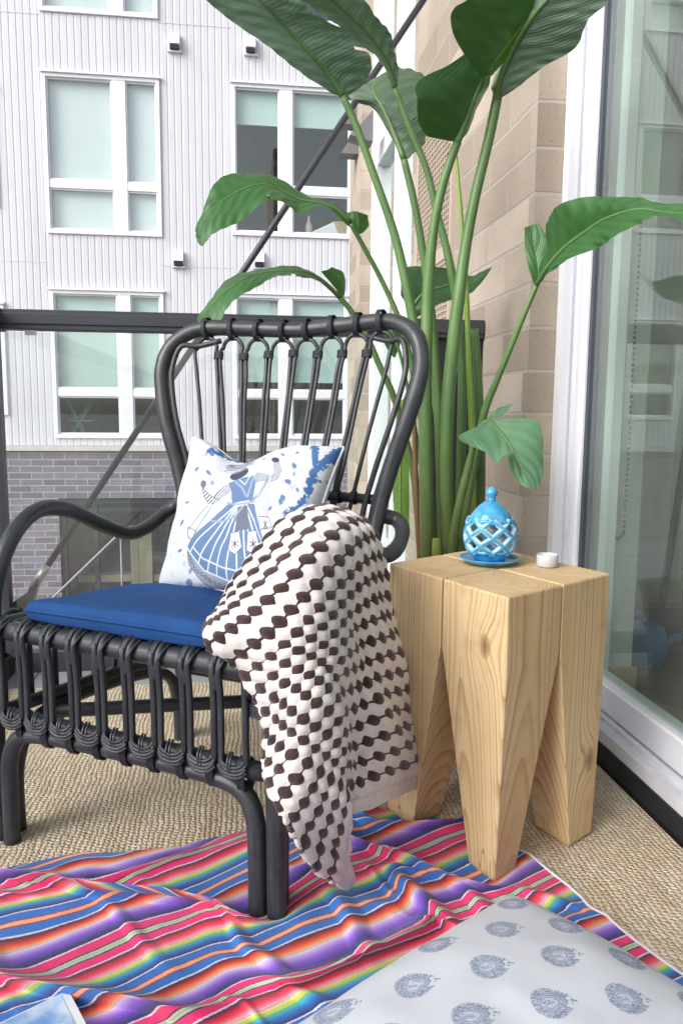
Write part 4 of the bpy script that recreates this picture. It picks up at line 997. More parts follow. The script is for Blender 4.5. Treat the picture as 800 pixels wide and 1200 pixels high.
# lower stretchers
q = MB(); q.tube([(-.243, .512, .17), (.243, .512, .17)], .0125, 10); part('stretcher', q)
q = MB(); q.tube([(-.275, .10, .205), (.245, .48, .19)], .0135, 10, 8); part('stretcher', q)
q = MB(); q.tube([(.236, .36, .205), (.243, .50, .03)], .012, 10, 8); part('stretcher', q)
# front apron: a row of long loops tied to both rails
nl = 9; p = .0555; x0 = -.2498 + .027
for k in range(nl):
    c = x0 + k * p; hw = p / 2 - .0062
    leg_ = lambda s: [(c + s * (hw + .0005), .006, zT + .0205), (c + s * (hw + .0005), -.012, zT + .0165), (c + s * (hw + .0005), -.0225, zT - .002), (c + s * hw, -.0195, .36), (c + s * hw, -.0175, .32), (c + s * hw, -.0175, .285)]
    ring = leg_(-1) + [(c + hw * math.cos(t), -.0175 - .002 * abs(math.sin(t)), .254 + .022 * math.sin(t)) for t in np.linspace(PI, 2 * PI, 9)] + list(reversed(leg_(1)))
    q = MB(); q.tube(ring, .0053, 8, 80); part('apron_loop', q)
    q = MB()                                                        # crossed cane at the foot of each loop
    for i, (dz, rr) in enumerate(((0, .0036), (.0055, .0034), (.011, .0030), (-.0052, .0034))):
        w_ = hw * (1.06 - .12 * (dz > .01))
        q.tube([(c + JR.uniform(-.0012, .0012) + w_ * math.cos(t), -.0205 - .004 * math.sin(PI * (t - PI) / PI) - .001 * (i == 0), .246 + dz + .013 * math.sin(t)) for t in np.linspace(PI * 1.02, PI * 1.98, 12)], rr, 6)
    js = JR.uniform(-.004, .004)
    for da in (-.003 + js, .0025 + js + JR.uniform(-.001, .002)):
        q.tube([(c + da - .004, -.012, .262), (c + da - .002, -.0240, .254), (c + da, -.0262, .241), (c + da + .002, -.0228, .230), (c + da + .003, -.006, .2235)], .0021, 6, 12)
    part('binding', q)
    if k < nl:
        q = MB(); bind(q, (c + .012, -.002, .226), (1, 0, .0), .0285, 4, .0019, (0, 0, 1), .0168); part('binding', q)
for k in range(nl + 1):
    c = x0 + (k - .5) * p
    q = MB()
    q.tube([(c - .001, -.0215, .36), (c - .002, -.024, .382), (c - .010, -.0215, .402), (c - .013, .002, .4135)], .0031, 6, 12)
    q.tube([(c + .001, -.0215, .36), (c + .003, -.024, .382), (c + .011, -.0215, .402), (c + .014, .002, .4135)], .0031, 6, 12)
    q.tube([(c - .003, -.0225, .40), (c, -.015, .415), (c + .003, .004, .4155)], .0036, 6, 8)
    part('binding', q)
for s in (-1, 1):
    q = MB(); bind(q, (s * .272, 0, zT), (1, 0, .25), .021, 6, .0023); bind(q, (s * .284, 0, zT - .01), (0, .2, 1), .0195, 6, .0022); part('binding', q)
    q = MB(); bind(q, (s * .284, 0, zB), (0, 0, 1), .0195, 5, .0022); part('binding', q)
# side aprons
for s in (-1, 1):
    for k in range(7):
        y = .055 + k * .058; hw = .022
        a = s * (.282 - .044 * y / .48)
        zt2 = zT - .035 * (y / .48) ** 1.2; zb2 = zB - .03 * (y / .48) ** 1.2
        ring = [(a + s * .018, y + hw * math.cos(t), (zt2 if math.sin(t) > 0 else zb2 + .016) + .018 * math.sin(t)) for t in np.linspace(0, 2 * PI, 20, endpoint=False)]
        q = MB(); q.tube(ring, .0055, 7, 44, closed=True); part('apron_loop', q)

# ------------------------------------------------------------------ cushions
def pillow_mesh(corner, thick_f, thick_b, n=90, expo=.5, pinch=.05, seed=1, wr=.004, post=None):
    """corner: 4 points BL, BR, TR, TL.  Returns front grid, back grid (n,n,3) and u,v"""
    u = np.linspace(0, 1, n)[:, None] * np.ones((1, n)); v = np.linspace(0, 1, n)[None, :] * np.ones((n, 1))
    # denser near the edges
    rem = lambda t: .5 - .5 * np.cos(PI * t); u = .35 * u + .65 * rem(u); v = .35 * v + .65 * rem(v)
    BLc, BRc, TRc, TLc = [np.array(c, dtype=float) for c in corner]
    U = u[..., None]; V = v[..., None]
    P = (1 - U) * (1 - V) * BLc + U * (1 - V) * BRc + U * V * TRc + (1 - U) * V * TLc
    c0 = (BLc + BRc + TRc + TLc) / 4
    ex = ((BRc + TRc) - (BLc + TLc)) / 2; ey = ((TLc + TRc) - (BLc + BRc)) / 2
    nn = np.cross(ex, ey); nn /= np.linalg.norm(nn)
    # edges bow inward between the corners
    pu = pinch * (np.sin(PI * v) ** .8); pv = pinch * (np.sin(PI * u) ** .8)
    P = P + (ex * ((.5 - U) * 2) * pu[..., None] + ey * ((.5 - V) * 2) * pv[..., None]) * .5 * 2 * .5
    prof_ = (np.clip(4 * u * (1 - u), 0, 1) * np.clip(4 * v * (1 - v), 0, 1))
    prof_ = prof_ ** expo
    w = vnoise(u * 5 + seed, v * 5, seed) * wr + vnoise(u * 11, v * 11 + seed, seed + 1) * wr * .45
    edgew = np.minimum(1, prof_ * 2.5)
    Fp = P + nn * ((thick_f * prof_) + w * edgew)[..., None]
    Bp = P - nn * ((thick_b * prof_) + w * .6 * edgew)[..., None]
    if post: Fp = post(Fp, u, v, 1); Bp = post(Bp, u, v, -1)
    return Fp, Bp, u, v
def pillow_obj(name, Fp, Bp, u, v, mat, parent=None, colors_f=None, colors_b=None, loc=None, rz=None):
    m = MB(); uv = np.stack([u, v], 2)
    m.grid(Fp, uv); m.grid(Bp[::-1], uv[::-1])
    cols = None
    if colors_f is not None: cols = np.concatenate([colors_f.reshape(-1, 3), (colors_b[::-1]).reshape(-1, 3)])
    return m.build(name, mat, parent, loc, rz, cols)
def border(Fp):
    return [tuple(p) for p in np.concatenate([Fp[:-1, 0], Fp[-1, :-1], Fp[::-1][:-1, -1], Fp[0, ::-1][:-1]])[::2]]

def blue_mat():
    t = NT('blue_canvas'); co = t.coord('Object')
    n = t.noise(co, 5, 5); w = t.noise(co, 700, 2)
    t.set(Base_Color=t.ramp(n, [(.3, lin(26, 64, 118)), (.7, lin(34, 78, 138))]), Roughness=.8); t.p.inputs['Sheen Weight'].default_value = .0; t.p.inputs['Specular IOR Level'].default_value = .25
    t.bump(t.math('ADD', w, t.math('MULTIPLY', t.noise(co, 16, 5), 4.0)), .3, .003); return t.m
zc = lambda y: .4365 - .115 * y
Fp, Bp, u, v = pillow_mesh([(-.196, -.006, zc(-.006)), (.212, -.012, zc(-.012)), (.200, .45, zc(.45)), (-.205, .42, zc(.42))], .027, .029, 90, .12, .02, 4, .0042)
cu = pillow_obj('seat_cushion', Fp, Bp, u, v, blue_mat(), loc=CM, rz=CR)
tag(cu, 'deep blue canvas seat cushion on the black rattan armchair', 'cushion')
q = MB(); q.tube(border(Fp), .0032, 6, closed=True); q.build('piping', bpy.data.materials['blue_canvas'], cu)

# ---- drawing helper for printed cloth: colours sampled on the cloth's own grid
class Print:
    def __init__(self, X, Y, bg):
        self.X, self.Y = X, Y; self.C = np.ones(X.shape + (3,)) * np.array(bg[:3])
    def put(self, mask, col, a=1.0):
        k = np.clip(mask, 0, 1)[..., None] * a; self.C = self.C * (1 - k) + np.array(col[:3]) * k
    def poly(self, pts, col, a=1.0):
        ins = np.zeros(self.X.shape, bool); n = len(pts)
        for i in range(n):
            (x1, y1), (x2, y2) = pts[i], pts[(i + 1) % n]
            c = ((y1 > self.Y) != (y2 > self.Y)) & (self.X < (x2 - x1) * (self.Y - y1) / (y2 - y1 + 1e-12) + x1)
            ins ^= c
        self.put(ins.astype(float), col, a); return ins
    def dist(self, pts):
        d = np.full(self.X.shape, 1e9)
        for (x1, y1), (x2, y2) in zip(pts, pts[1:]):
            dx, dy = x2 - x1, y2 - y1; L = dx * dx + dy * dy + 1e-12
            t = np.clip(((self.X - x1) * dx + (self.Y - y1) * dy) / L, 0, 1)
            d = np.minimum(d, np.hypot(self.X - x1 - t * dx, self.Y - y1 - t * dy))
        return d
    def line(self, pts, w, col, a=1.0, clip=None):
        m = np.clip((w / 2 - self.dist(pts)) / .5 + .5, 0, 1)
        if clip is not None: m = m * clip
        self.put(m, col, a)
    def ell(self, cx, cy, rx, ry, col, rot=0, a=1.0, ring=None):
        c, s = math.cos(rot), math.sin(rot); dx, dy = self.X - cx, self.Y - cy
        r = np.hypot((dx * c + dy * s) / rx, (-dx * s + dy * c) / ry)
        m = (r < 1).astype(float) if ring is None else ((r < 1) & (r > 1 - ring)).astype(float)
        self.put(m, col, a); return r < 1

def print_mat(name, sc_=700):
    t = NT(name)
    at = t.new('ShaderNodeVertexColor', layer_name='print'); co = t.coord('Object')
    n = t.noise(co, sc_, 2)
    t.set(Base_Color=at.outputs[0], Roughness=.88); t.p.inputs['Specular IOR Level'].default_value = .15
    t.bump(t.math('ADD', n, t.math('MULTIPLY', t.noise(co, 30, 4), 1.2)), .22, .0015)
    return t.m

# ---- printed throw pillow on the chair
def chop(P, u, v, s):
    k = np.exp(-((u - .40) / .20) ** 2) * v ** 2.5
    P = P.copy(); P[..., 2] -= .046 * k
    P[..., 1] += s * .020 * np.exp(-((u - .40) / .10) ** 2) * np.clip(v - .35, 0, 1) * np.where(v < .98, 1, 0)
    # soft ears at the corners
    return P
Fp, Bp, u, v = pillow_mesh([(-.158, .315, .410), (.215, .225, .428), (.188, .468, .705), (-.168, .462, .718)], .076, .052, 330, .36, .09, 8, .007, chop)
DX = (1 - u) * (1 - v) * 197 + u * (1 - v) * 362 + u * v * 404 + (1 - u) * v * 238
DY = (1 - u) * (1 - v) * 684 + u * (1 - v) * 716 + u * v * 528 + (1 - u) * v * 515
DX = np.interp(DX, [150, 197, 300, 332, 404, 440], [128, 172, 267, 297, 404, 450]); DY = 562 + (DY - 568) / 1.07
DX = 264 + (DX - 264) / 1.08; DY = 612 + (DY - 612) / 1.07
WB = lin(212, 217, 224)
pr = Print(DX, DY, WB)
Z5 = lambda pts: [(190 + x / 5.714, 510 + y / 5.714) for x, y in pts]
GR = lin(112, 117, 134); LG = lin(156, 164, 182); SB = lin(104, 130, 170); DB = lin(78, 116, 166); DK = lin(74, 76, 94); WH = lin(220, 226, 234)
nz = vnoise(DX * .11, DY * .11, 21) + .5 * vnoise(DX * .3, DY * .3, 22)
jag = vnoise(DX * .45, DY * .45, 23)
# scattered leaves and sprigs
rs = np.random.RandomState(5)
for (x, y, r) in ((242, 560, 4), (262, 545, 3), (216, 672, 4), (212, 684, 3), (222, 664, 3), (248, 574, 4), (206, 680, 3), (228, 560, 3), (243, 534, 5), (252, 522, 4), (344, 562, 4.5), (340, 582, 5), (333, 602, 6), (346, 572, 3), (325, 546, 4), (300, 548, 3), (352, 590, 3), (360, 600, 4), (372, 575, 3), (386, 542, 3), (322, 575, 2.5), (318, 612, 3), (338, 625, 4), (352, 610, 3), (390, 530, 3), (345, 545, 3), (224, 600, 3), (218, 620, 3), (214, 645, 3)):
    dx, dy = DX - x, DY - y; an = rs.uniform(0, PI)
    rr_ = np.hypot(dx * math.cos(an) + dy * math.sin(an), 1.8 * (-dx * math.sin(an) + dy * math.cos(an))) + jag * 1.2
    pr.put((rr_ < r).astype(float), rs.choice([0, 1]) and DB or SB, .9)
for i in range(26):
    x, y = rs.uniform(205, 395), rs.uniform(520, 690); an = rs.uniform(0, 6.28)
    pr.line([(x + 4 * math.cos(an + t), y + 4 * math.sin(an + t)) for t in np.linspace(0, 2.4, 6)], .9, LG, .8)
# leafy boughs on the right and top left
Z6 = lambda pts: [(320 + x / 8, 500 + y / 8) for x, y in pts]
for pth, w in ((Z6([(345, 275), (385, 330), (400, 500), (385, 580), (345, 720)]), 8), (Z6([(660, 262), (560, 310), (500, 400), (410, 500)]), 8.5), (Z6([(330, 760), (250, 870), (150, 940)]), 6), (Z5([(262, 150), (300, 115), (360, 105), (420, 105)]), 5), (Z5([(320, 60), (345, 90)]), 5)):
    d = pr.dist(pth); pr.put((d < w / 2 + jag * 2.6).astype(float), DB)
    pr.put((d < .5 + nz * .4).astype(float), lin(60, 108, 180), .7)
pr.put((nz > .60).astype(float), lin(188, 198, 212), .5); pr.put((nz < -.95).astype(float), lin(176, 186, 204), .6)
# dancing figure: sashes, skirt, bodice, arms, turban
pr.poly(Z5([(700, 350), (640, 640), (640, 690), (735, 705), (715, 560), (720, 380)]), WH)
for o in (0, 18, 36, 54): pr.line(Z5([(690 + o * .6, 360), (660 + o, 640)]), .8, GR)
pr.line(Z5([(640, 635), (720, 635), (740, 690), (640, 705), (640, 635)]), 1.0, GR); pr.line(Z5([(675, 660), (705, 695)]), 1, DK); pr.line(Z5([(705, 660), (675, 695)]), 1, DK); pr.line(Z5([(690, 655), (690, 700)]), 1, DK)
for o in (0, 16, 30): pr.line(Z5([(570, 530 + o * .3), (640, 470 + o), (700, 370 + o)]), .8, GR)
sk = Z5([(440, 535), (600, 555), (640, 690), (690, 880), (600, 950), (540, 1000), (400, 960), (270, 895), (205, 800), (185, 760), (300, 660)])
hm = Z5([(185, 770), (180, 850), (240, 945), (350, 1020), (480, 1060), (580, 1035), (660, 960), (692, 880), (600, 950), (540, 1000), (400, 960), (270, 895), (205, 800)])
pr.poly(hm, LG); insk = pr.poly(sk, SB)
for i in range(26):
    t = i / 25; a = np.interp(t, np.linspace(0, 1, 7), [190, 215, 290, 400, 500, 600, 680]); b = np.interp(t, np.linspace(0, 1, 7), [800, 880, 945, 1000, 1030, 1005, 925])
    pr.ell(190 + a / 5.714, 510 + b / 5.714, 1.7, 1.7, DK, a=.8, ring=.45)
pr.line(hm[:8], 1.0, GR); pr.line(hm[8:] + hm[:1], 1.1, WH)
for x in (200, 245, 290, 345, 405, 470, 530, 585, 640, 690):
    yb = np.interp(x, [190, 270, 400, 540, 690], [780, 895, 960, 1000, 880])
    pr.line(Z5([(520 + (x - 440) * .12, 545), (x, yb)]), 1.25, WH, 1, insk)
pr.line(Z5([(225, 770), (280, 840), (400, 905), (540, 940), (670, 830)]), 1.2, WH, 1, insk)
pr.poly(Z5([(500, 560), (560, 560), (565, 700), (480, 705)]), GR)
for x in (480, 580):
    pr.poly(Z5([(x - 25, 715), (x + 25, 710), (x + 38, 800), (x, 840), (x - 38, 815)]), WH); pr.line(Z5([(x - 25, 715), (x + 25, 710), (x + 38, 800), (x, 840), (x - 38, 815), (x - 25, 715)]), .9, GR)
    pr.line(Z5([(x - 18, 765), (x + 18, 795)]), 1, DK); pr.line(Z5([(x + 18, 765), (x - 18, 795)]), 1, DK); pr.line(Z5([(x, 758), (x, 805)]), 1, DK)
pr.line(Z5([(340, 630), (400, 645), (480, 620), (550, 545)]), 2.0, LG); pr.line(Z5([(440, 525), (500, 545), (600, 540)]), 2.4, LG)
pr.poly(Z5([(430, 355), (470, 345), (580, 350), (600, 420), (585, 525), (470, 535), (460, 450)]), SB)
pr.line(Z5([(460, 345), (520, 430), (550, 500)]), 2.0, LG); pr.line(Z5([(580, 345), (575, 430), (555, 500)]), 2.0, LG); pr.line(Z5([(490, 345), (535, 410), (560, 345)]), .9, WH)
for pth in ([(430, 355), (345, 465), (385, 495), (455, 435)], [(270, 400), (290, 470), (330, 530), (380, 500), (320, 450)], [(590, 330), (600, 410), (680, 400), (690, 360)], [(745, 250), (790, 330), (770, 400), (720, 410), (735, 340), (715, 270)]):
    m_ = pr.poly(Z5(pth), GR); pr.put((m_ & (np.sin(DX * 1.7 + DY * 1.1) > .1)).astype(float), WH)
    pr.line(Z5(pth + pth[:1]), .8, DK, .8)
pr.line(Z5([(330, 530), (210, 690)]), 4, WH); pr.line(Z5([(322, 530), (205, 680)]), .8, GR); pr.line(Z5([(345, 535), (250, 690)]), .8, GR); pr.line(Z5([(205, 660), (255, 690), (225, 735), (200, 715), (205, 660)]), 1, GR)
pr.ell(*Z5([(725, 245)])[0], 6, 3.5, DK, .4); pr.ell(*Z5([(278, 380)])[0], 3, 5, GR)
pr.ell(*Z5([(485, 295)])[0], 11, 9, DK, .1); pr.ell(*Z5([(480, 205)])[0], 17, 9, LG, .1); pr.ell(*Z5([(465, 180)])[0], 12, 5, GR, .1, .8, .4)
pr.line(Z5([(390, 240), (470, 235), (560, 250)]), 3.2, GR); pr.line(Z5([(390, 240), (470, 235), (560, 250)]), 1.4, WH); pr.line(Z5([(400, 265), (480, 262), (545, 278)]), 1.2, LG)
pr.poly(Z5([(225, 950), (262, 965), (258, 1010), (300, 1060), (270, 1062), (195, 1010)]), DK)
cf = pr.C; cb = np.ones_like(cf) * np.array(WB[:3])
pw = pillow_obj('throw_pillow', Fp, Bp, u, v, print_mat('printed_cotton'), None, cf, cb, CM, CR)
tag(pw, 'white throw pillow printed with a blue dancing figure in a pleated skirt, on the armchair', 'pillow')
q = MB(); q.tube(border(Fp)[::3], .0034, 6, closed=True); q.build('piping', M_cloth, pw)

# ---- paisley floor pillow, bottom right
e_l = np.array([-.845, -.535, 0]); e_r = np.array([.53, -.848, 0]); C0 = np.array([.397, 1.04, .062]); S_ = .50
Fp, Bp, u, v = pillow_mesh([C0 + e_l * S_, C0 + e_l * S_ + e_r * S_, C0 + e_r * S_, C0], .088, .045, 460, .34, .05, 14, .004)
# u runs along e_r, v from left corner to the far corner
mx = u * S_ * 1000; my = v * S_ * 1000                      # millimetres on the cloth
pf = Print(mx, my, lin(212, 215, 224))
INK = lin(122, 136, 166); INK2 = lin(160, 170, 192)
def paisley(cx, cy, sc, rot):
    c, s = math.cos(rot), math.sin(rot)
    x = ((mx - cx) * c + (my - cy) * s) / sc; y = (-(mx - cx) * s + (my - cy) * c) / sc
    near = (np.abs(x) < 40) & (np.abs(y) < 42)
    th = np.arctan2(y, x); r = np.hypot(x, y)
    tip = (1 + .75 * np.exp(-(np.abs(th - .12) / .50) ** 1.25)) * (1 - .08 * np.cos(2 * th))
    rr_ = r / tip
    blot = vnoise(mx * .5, my * .5, 31) * .6
    fr = np.sin(th * 19 + .9 * np.sin(rr_ * .5))
    frill = (rr_ > 15.6) & (rr_ < 20.6 + 1.5 * np.abs(fr)) & (np.abs(fr) > .42 + blot * .4)
    keep = near & ~((np.abs(th) < .30) & (rr_ > 15.6))
    pf.put((frill & keep).astype(float), INK, .85)
    pf.put(((rr_ > 15.6) & (rr_ < 17.5) & (np.sin(th * 34) > 0) & keep).astype(float), INK, .8)
    for ri, w in ((14.0, 1.0), (11.0, .8), (8.3, .7)):
        pf.put(((np.abs(rr_ - ri) < w) & near & (blot > -.45)).astype(float), INK, .9)
    pf.put(((np.abs(rr_ - 12.4) < .6) & near & (np.sin(th * 40) > .1)).astype(float), INK, .6)
    pf.put(((rr_ < 14) & near).astype(float), INK2, .20)
    for ox, sg in ((-3.4, 1), (3.4, -1)):
        r2 = np.hypot(x - ox, y); t2 = np.arctan2(y, sg * (x - ox))
        pf.put(((np.abs((r2 - t2 * .38) % 2.4 - 1.2) < .55) & (r2 < 4.2) & near).astype(float), INK, .85)
    for bx_, by_, br_ in ((29, 3.5, 2.0), (33, 2.0, 1.5), (27, -1.5, 1.4)):
        pf.put(((np.hypot(x - bx_, y - by_) < br_) & near).astype(float), INK, .9)
k = 0
for i in range(-1, 7):
    for jx in range(-1, 7):
        paisley(40 + i * 90 + (jx % 2) * 45, 500 - 58 - jx * 82, 1.0, math.radians(56))
cf = pf.C; cb = np.ones_like(cf) * np.array(lin(212, 215, 224)[:3])
fp = pillow_obj('floor_pillow', Fp, Bp, u, v, print_mat('block_print', 900), None, cf, cb)
tag(fp, 'large white floor pillow with grey-blue paisley block prints on the striped blanket', 'pillow')
q = MB(); q.tube(border(Fp)[::4], .003, 6, closed=True); q.build('seam', M_cloth, fp)

# ---- picture book, bottom left
bk_ = empty('picture_book', (-.226, .976, .012), 0, 'picture book with a blue sky photograph and white border at the bottom left corner', 'book')
dl = Vector((-.837, -.547, 0)); dn = Vector((.48, -.877, 0))
def slab(mb, l0, l1, n0, n1, z0, z1):
    c = [dl * l + dn * n for l, n in ((l0, n0), (l0, n1), (l1, n1), (l1, n0))]
    mb.hexa([(p.x, p.y, z0) for p in reversed(c)] + [(p.x, p.y, z1) for p in reversed(c)])
q = MB(); slab(q, 0, .30, 0, .22, 0, .012); q.build('pages', M_cloth, bk_)
t = NT('sky_photo'); co = t.coord('Object')
n = t.noise(t.mapping(co, (9, 14, 1)), 1.0, 6)
t.set(Base_Color=t.ramp(n, [(.38, lin(92, 142, 206)), (.5, lin(128, 168, 220)), (.62, lin(214, 226, 240))]), Roughness=.25)
q = MB(); slab(q, .011, .289, -.0005 + .003, .217, .0121, .0127); q.build('photograph', t.m, bk_)

# ------------------------------------------------------------------ bobble throw over the right arm
def throw_mat():
    t = NT('bobble_knit')
    uv = t.coord('UV'); x, y, _ = t.sep(uv); co = t.coord('Object')
    w = t.noise(co, 260, 2, out=1); wx, wy, _z = t.sep(w)
    x = t.math('ADD', x, t.math('MULTIPLY', t.math('SUBTRACT', wx, .5), .09)); y = t.math('ADD', y, t.math('MULTIPLY', t.math('SUBTRACT', wy, .5), .09))
    fx = t.math('SUBTRACT', t.math('FRACT', t.math('ADD', x, .5)), .5); fy = t.math('SUBTRACT', t.math('FRACT', y), .5)
    d = t.math('SQRT', t.math('ADD', t.math('MULTIPLY', fx, fx), t.math('MULTIPLY', t.math('MULTIPLY', fy, fy), 1.05)))
    dot = t.math('LESS_THAN', d, .30)
    ln = t.math('LESS_THAN', t.math('ABSOLUTE', fy), .085)
    pat = t.math('MAXIMUM', dot, ln)
    hem = t.math('LESS_THAN', y, 15.2)
    pat = t.math('MULTIPLY', pat, hem)
    n = t.noise(co, 90, 4)
    wh = t.ramp(n, [(.3, lin(212, 205, 202)), (.7, lin(230, 225, 222))]); br = t.ramp(n, [(.3, lin(50, 36, 38)), (.7, lin(80, 60, 60))])
    t.set(Base_Color=t.mix(pat, wh, br), Roughness=.95); t.p.inputs['Specular IOR Level'].default_value = .1; t.p.inputs['Sheen Weight'].default_value = .3
    st_ = t.noise(co, 480, 2)
    t.bump(t.math('ADD', st_, n), .45, .002)
    return t.m
def throw():
    B = np.array(BLANKET)
    kf = np.array([.06, .35, .8, 1, 1, 1])[:, None]; in1 = B[0] + np.array([-.055, .004, -.012]) * kf + np.array([0, .03, -.01]) * (1 - kf); in2 = B[0] + np.array([-.085, .01, -.07]) * kf + np.array([.01, .06, -.03]) * (1 - kf); in2[:, 2] = np.maximum(in2[:, 2], .445 - .1 * in2[:, 1]); in1[:, 2] = np.maximum(in1[:, 2], .44 - .1 * in1[:, 1])
    G = np.concatenate([in2[None], in1[None], B])
    vv = np.array([-2.6, -1.5, 0, 1.25, 2.6, 5.25, 7.7, 10.0, 12.25, 14.45]) * 1.12; uu = np.array([0, 2.9, 5.7, 8.3, 10.3, 12.6]) * 1.12
    n, m = 420, 330
    P = crgrid(G, n, m)
    vq = np.interp(np.linspace(0, len(vv) - 1, n), np.arange(len(vv)), vv); uq = np.interp(np.linspace(0, len(uu) - 1, m), np.arange(len(uu)), uu)
    # smooth the piecewise parameter speeds
    ker = np.ones(31) / 31
    pad = lambda a: np.convolve(np.concatenate([np.full(15, a[0]) + (np.arange(-15, 0)) * (a[1] - a[0]), a, np.full(15, a[-1]) + np.arange(1, 16) * (a[-1] - a[-2])]), ker, 'valid')
    vq, uq = pad(vq), pad(uq)
    Vq = vq[:, None] * np.ones((1, m)); Uq = uq[None, :] * np.ones((n, 1))
    Uq = Uq - .7 * np.logaddexp(0, (Vq - 3.2) * 3) / 3      # keep the bobbles round where the cloth hangs on the bias
    N = grid_normals(P)
    cen = np.array([.29, .2, .3])
    sgn = np.sign(np.sum(N[n // 2, m // 2] * np.array([1, -.4, .2]))); N = N * sgn
    # secondary drape folds running down the cloth
    hang = sm((Vq - 3.0) / 6.0)
    fold = .0032 * np.sin(Uq * 1.45 + .5 * np.sin(Vq * .3)) * hang + .0012 * np.sin(Uq * 3.1 + 1 + Vq * .12) * hang
    fx = (Uq + .5) % 1 - .5; fy = Vq % 1 - .5
    b1 = np.exp(-(fx ** 2 + fy ** 2) / .065)
    fx2 = Uq % 1 - .5; fy2 = (Vq + .5) % 1 - .5
    b2 = np.exp(-(fx2 ** 2 + fy2 ** 2 * .8) / .085)
    fy3 = (Vq + .5) % 1 - .5
    hm = (Vq < 15.3)
    h = (.0046 * b1 + .0044 * b2) * hm + fold + .0012 * vnoise(Uq * 2.3, Vq * 2.3, 12)
    P = P + N * h[..., None]
    # wavy knitted selvedge
    wv = .004 * np.sin(Vq * 2 * PI) 
    P[:, 0, 1] -= wv[:, 0]
    P[..., 2] = np.maximum(P[..., 2], .012)
    mm = MB(); mm.grid(P, np.stack([Uq, Vq], 2))
    o = mm.build('knitted_throw', throw_mat(), None, CM, CR)
    s_ = o.modifiers.new('thick', 'SOLIDIFY'); s_.thickness = .006; s_.offset = -sgn * 1.0
    tag(o, 'white knitted throw with dark brown bobble chains draped over the armchair arm', 'throw')
throw()

# ------------------------------------------------------------------ bird of paradise plant
def leaf_mat(name, c_lo, c_hi, rib, trans, rough=.38, vein=lin(140, 170, 110)):
    t = NT(name)
    uv = t.coord('UV'); x, y, _ = t.sep(uv); co = t.coord('Object')
    ax = t.math('ABSOLUTE', t.math('SUBTRACT', x, .5))
    ph = t.math('ADD', t.math('MULTIPLY', y, 150.0), t.math('MULTIPLY', ax, -26.0))
    ph = t.math('ADD', ph, t.math('MULTIPLY', t.noise(co, 18, 2), 3.0))
    w = t.math('SINE', ph); w2 = t.math('SINE', t.math('MULTIPLY', ph, 4.3))
    n = t.noise(co, 9, 4)
    c = t.ramp(n, [(.3, c_lo), (.7, c_hi)])
    c = t.mix(t.math('MULTIPLY', t.math('ADD', t.math('MULTIPLY', w, .5), .5), .16), c, tuple(min(1, v_ * 1.7) for v_ in c_hi[:3]) + (1,))
    mid = t.math('LESS_THAN', ax, .016)
    c = t.mix(t.math('MULTIPLY', mid, .55), c, vein)
    brown = t.math('MULTIPLY', t.math('GREATER_THAN', t.math('ADD', ax, t.math('MULTIPLY', t.noise(co, 40, 3), .03)), .510), .55)
    c = t.mix(brown, c, lin(120, 110, 60))
    t.set(Base_Color=c, Roughness=rough)
    t.bump(t.math('ADD', w, t.math('MULTIPLY', w2, .3)), rib, .0025)
    tl_ = t.new('ShaderNodeBsdfTranslucent'); t.link(t.mix(.5, c, lin(120, 190, 50)), tl_.inputs[0])
    ms = t.new('ShaderNodeMixShader'); ms.inputs[0].default_value = trans
    t.link(t.p.outputs[0], ms.inputs[1]); t.link(tl_.outputs[0], ms.inputs[2]); t.link(ms.outputs[0], t.out.inputs[0])
    return t.m
LM = [leaf_mat('dark_leaf', lin(36, 70, 38), lin(52, 90, 50), .18, .12, .32),
      leaf_mat('ribbed_leaf', lin(80, 108, 92), lin(110, 134, 116), .45, .10, .36),
      leaf_mat('green_leaf', lin(50, 92, 48), lin(66, 112, 62), .3, .20),
      leaf_mat('soft_leaf', lin(92, 138, 106), lin(116, 160, 124), .35, .22),
      leaf_mat('lime_leaf', lin(124, 168, 80), lin(148, 188, 104), .2, .45),
      leaf_mat('shaded_leaf', lin(62, 86, 64), lin(86, 108, 84), .45, .08, .4)]
def stem_mat(name, lo, hi, base):
    t = NT(name); co = t.coord('Object'); uv = t.coord('UV')
    n = t.noise(t.mapping(uv, (10, 14, 1)), 1.0, 4); n2 = t.noise(co, 7, 3)
    c = t.ramp(t.math('ADD', t.math('MULTIPLY', n, .5), t.math('MULTIPLY', n2, .5)), [(.35, lo), (.65, hi)])
    z = t.sep(co)[2]
    c = t.mix(t.math('MULTIPLY', t.math('DIVIDE', t.math('SUBTRACT', .75, z, clamp=True), .5, clamp=True), .8), c, base)
    t.set(Base_Color=c, Roughness=.42); t.bump(n, .12, .001); return t.m
SM = stem_mat('petiole', lin(80, 114, 62), lin(106, 138, 84), lin(112, 112, 62))
SM2 = stem_mat('young_petiole', lin(126, 160, 62), lin(156, 184, 88), lin(150, 140, 70))
SM3 = stem_mat('dry_petiole', lin(120, 96, 66), lin(150, 118, 84), lin(130, 80, 60))
pl_ = empty('bird_of_paradise', (.53, 1.93, 0), 0, 'tall potted bird of paradise plant with broad green leaves behind the stool', 'plant')
def pp(mb, name, mat, parent=None):
    mb.v = [(x - .53, y - 1.93, z) for x, y, z in mb.v]; return mb.build(name, mat, parent or pl_)
def root(p):
    """carry a stem from its last seen point down into the soil"""
    p = Vector(p); d = Vector((.53, 1.93, 0)) - Vector((p.x, p.y, 0))
    if d.length > .10: e = Vector((.53, 1.93, 0)) - d.normalized() * .10
    else: e = Vector((p.x, p.y, 0))
    return [(p.x + (e.x - p.x) * .6, p.y + (e.y - p.y) * .6, (p.z + .26) / 2 + .02), (e.x, e.y, .24)]
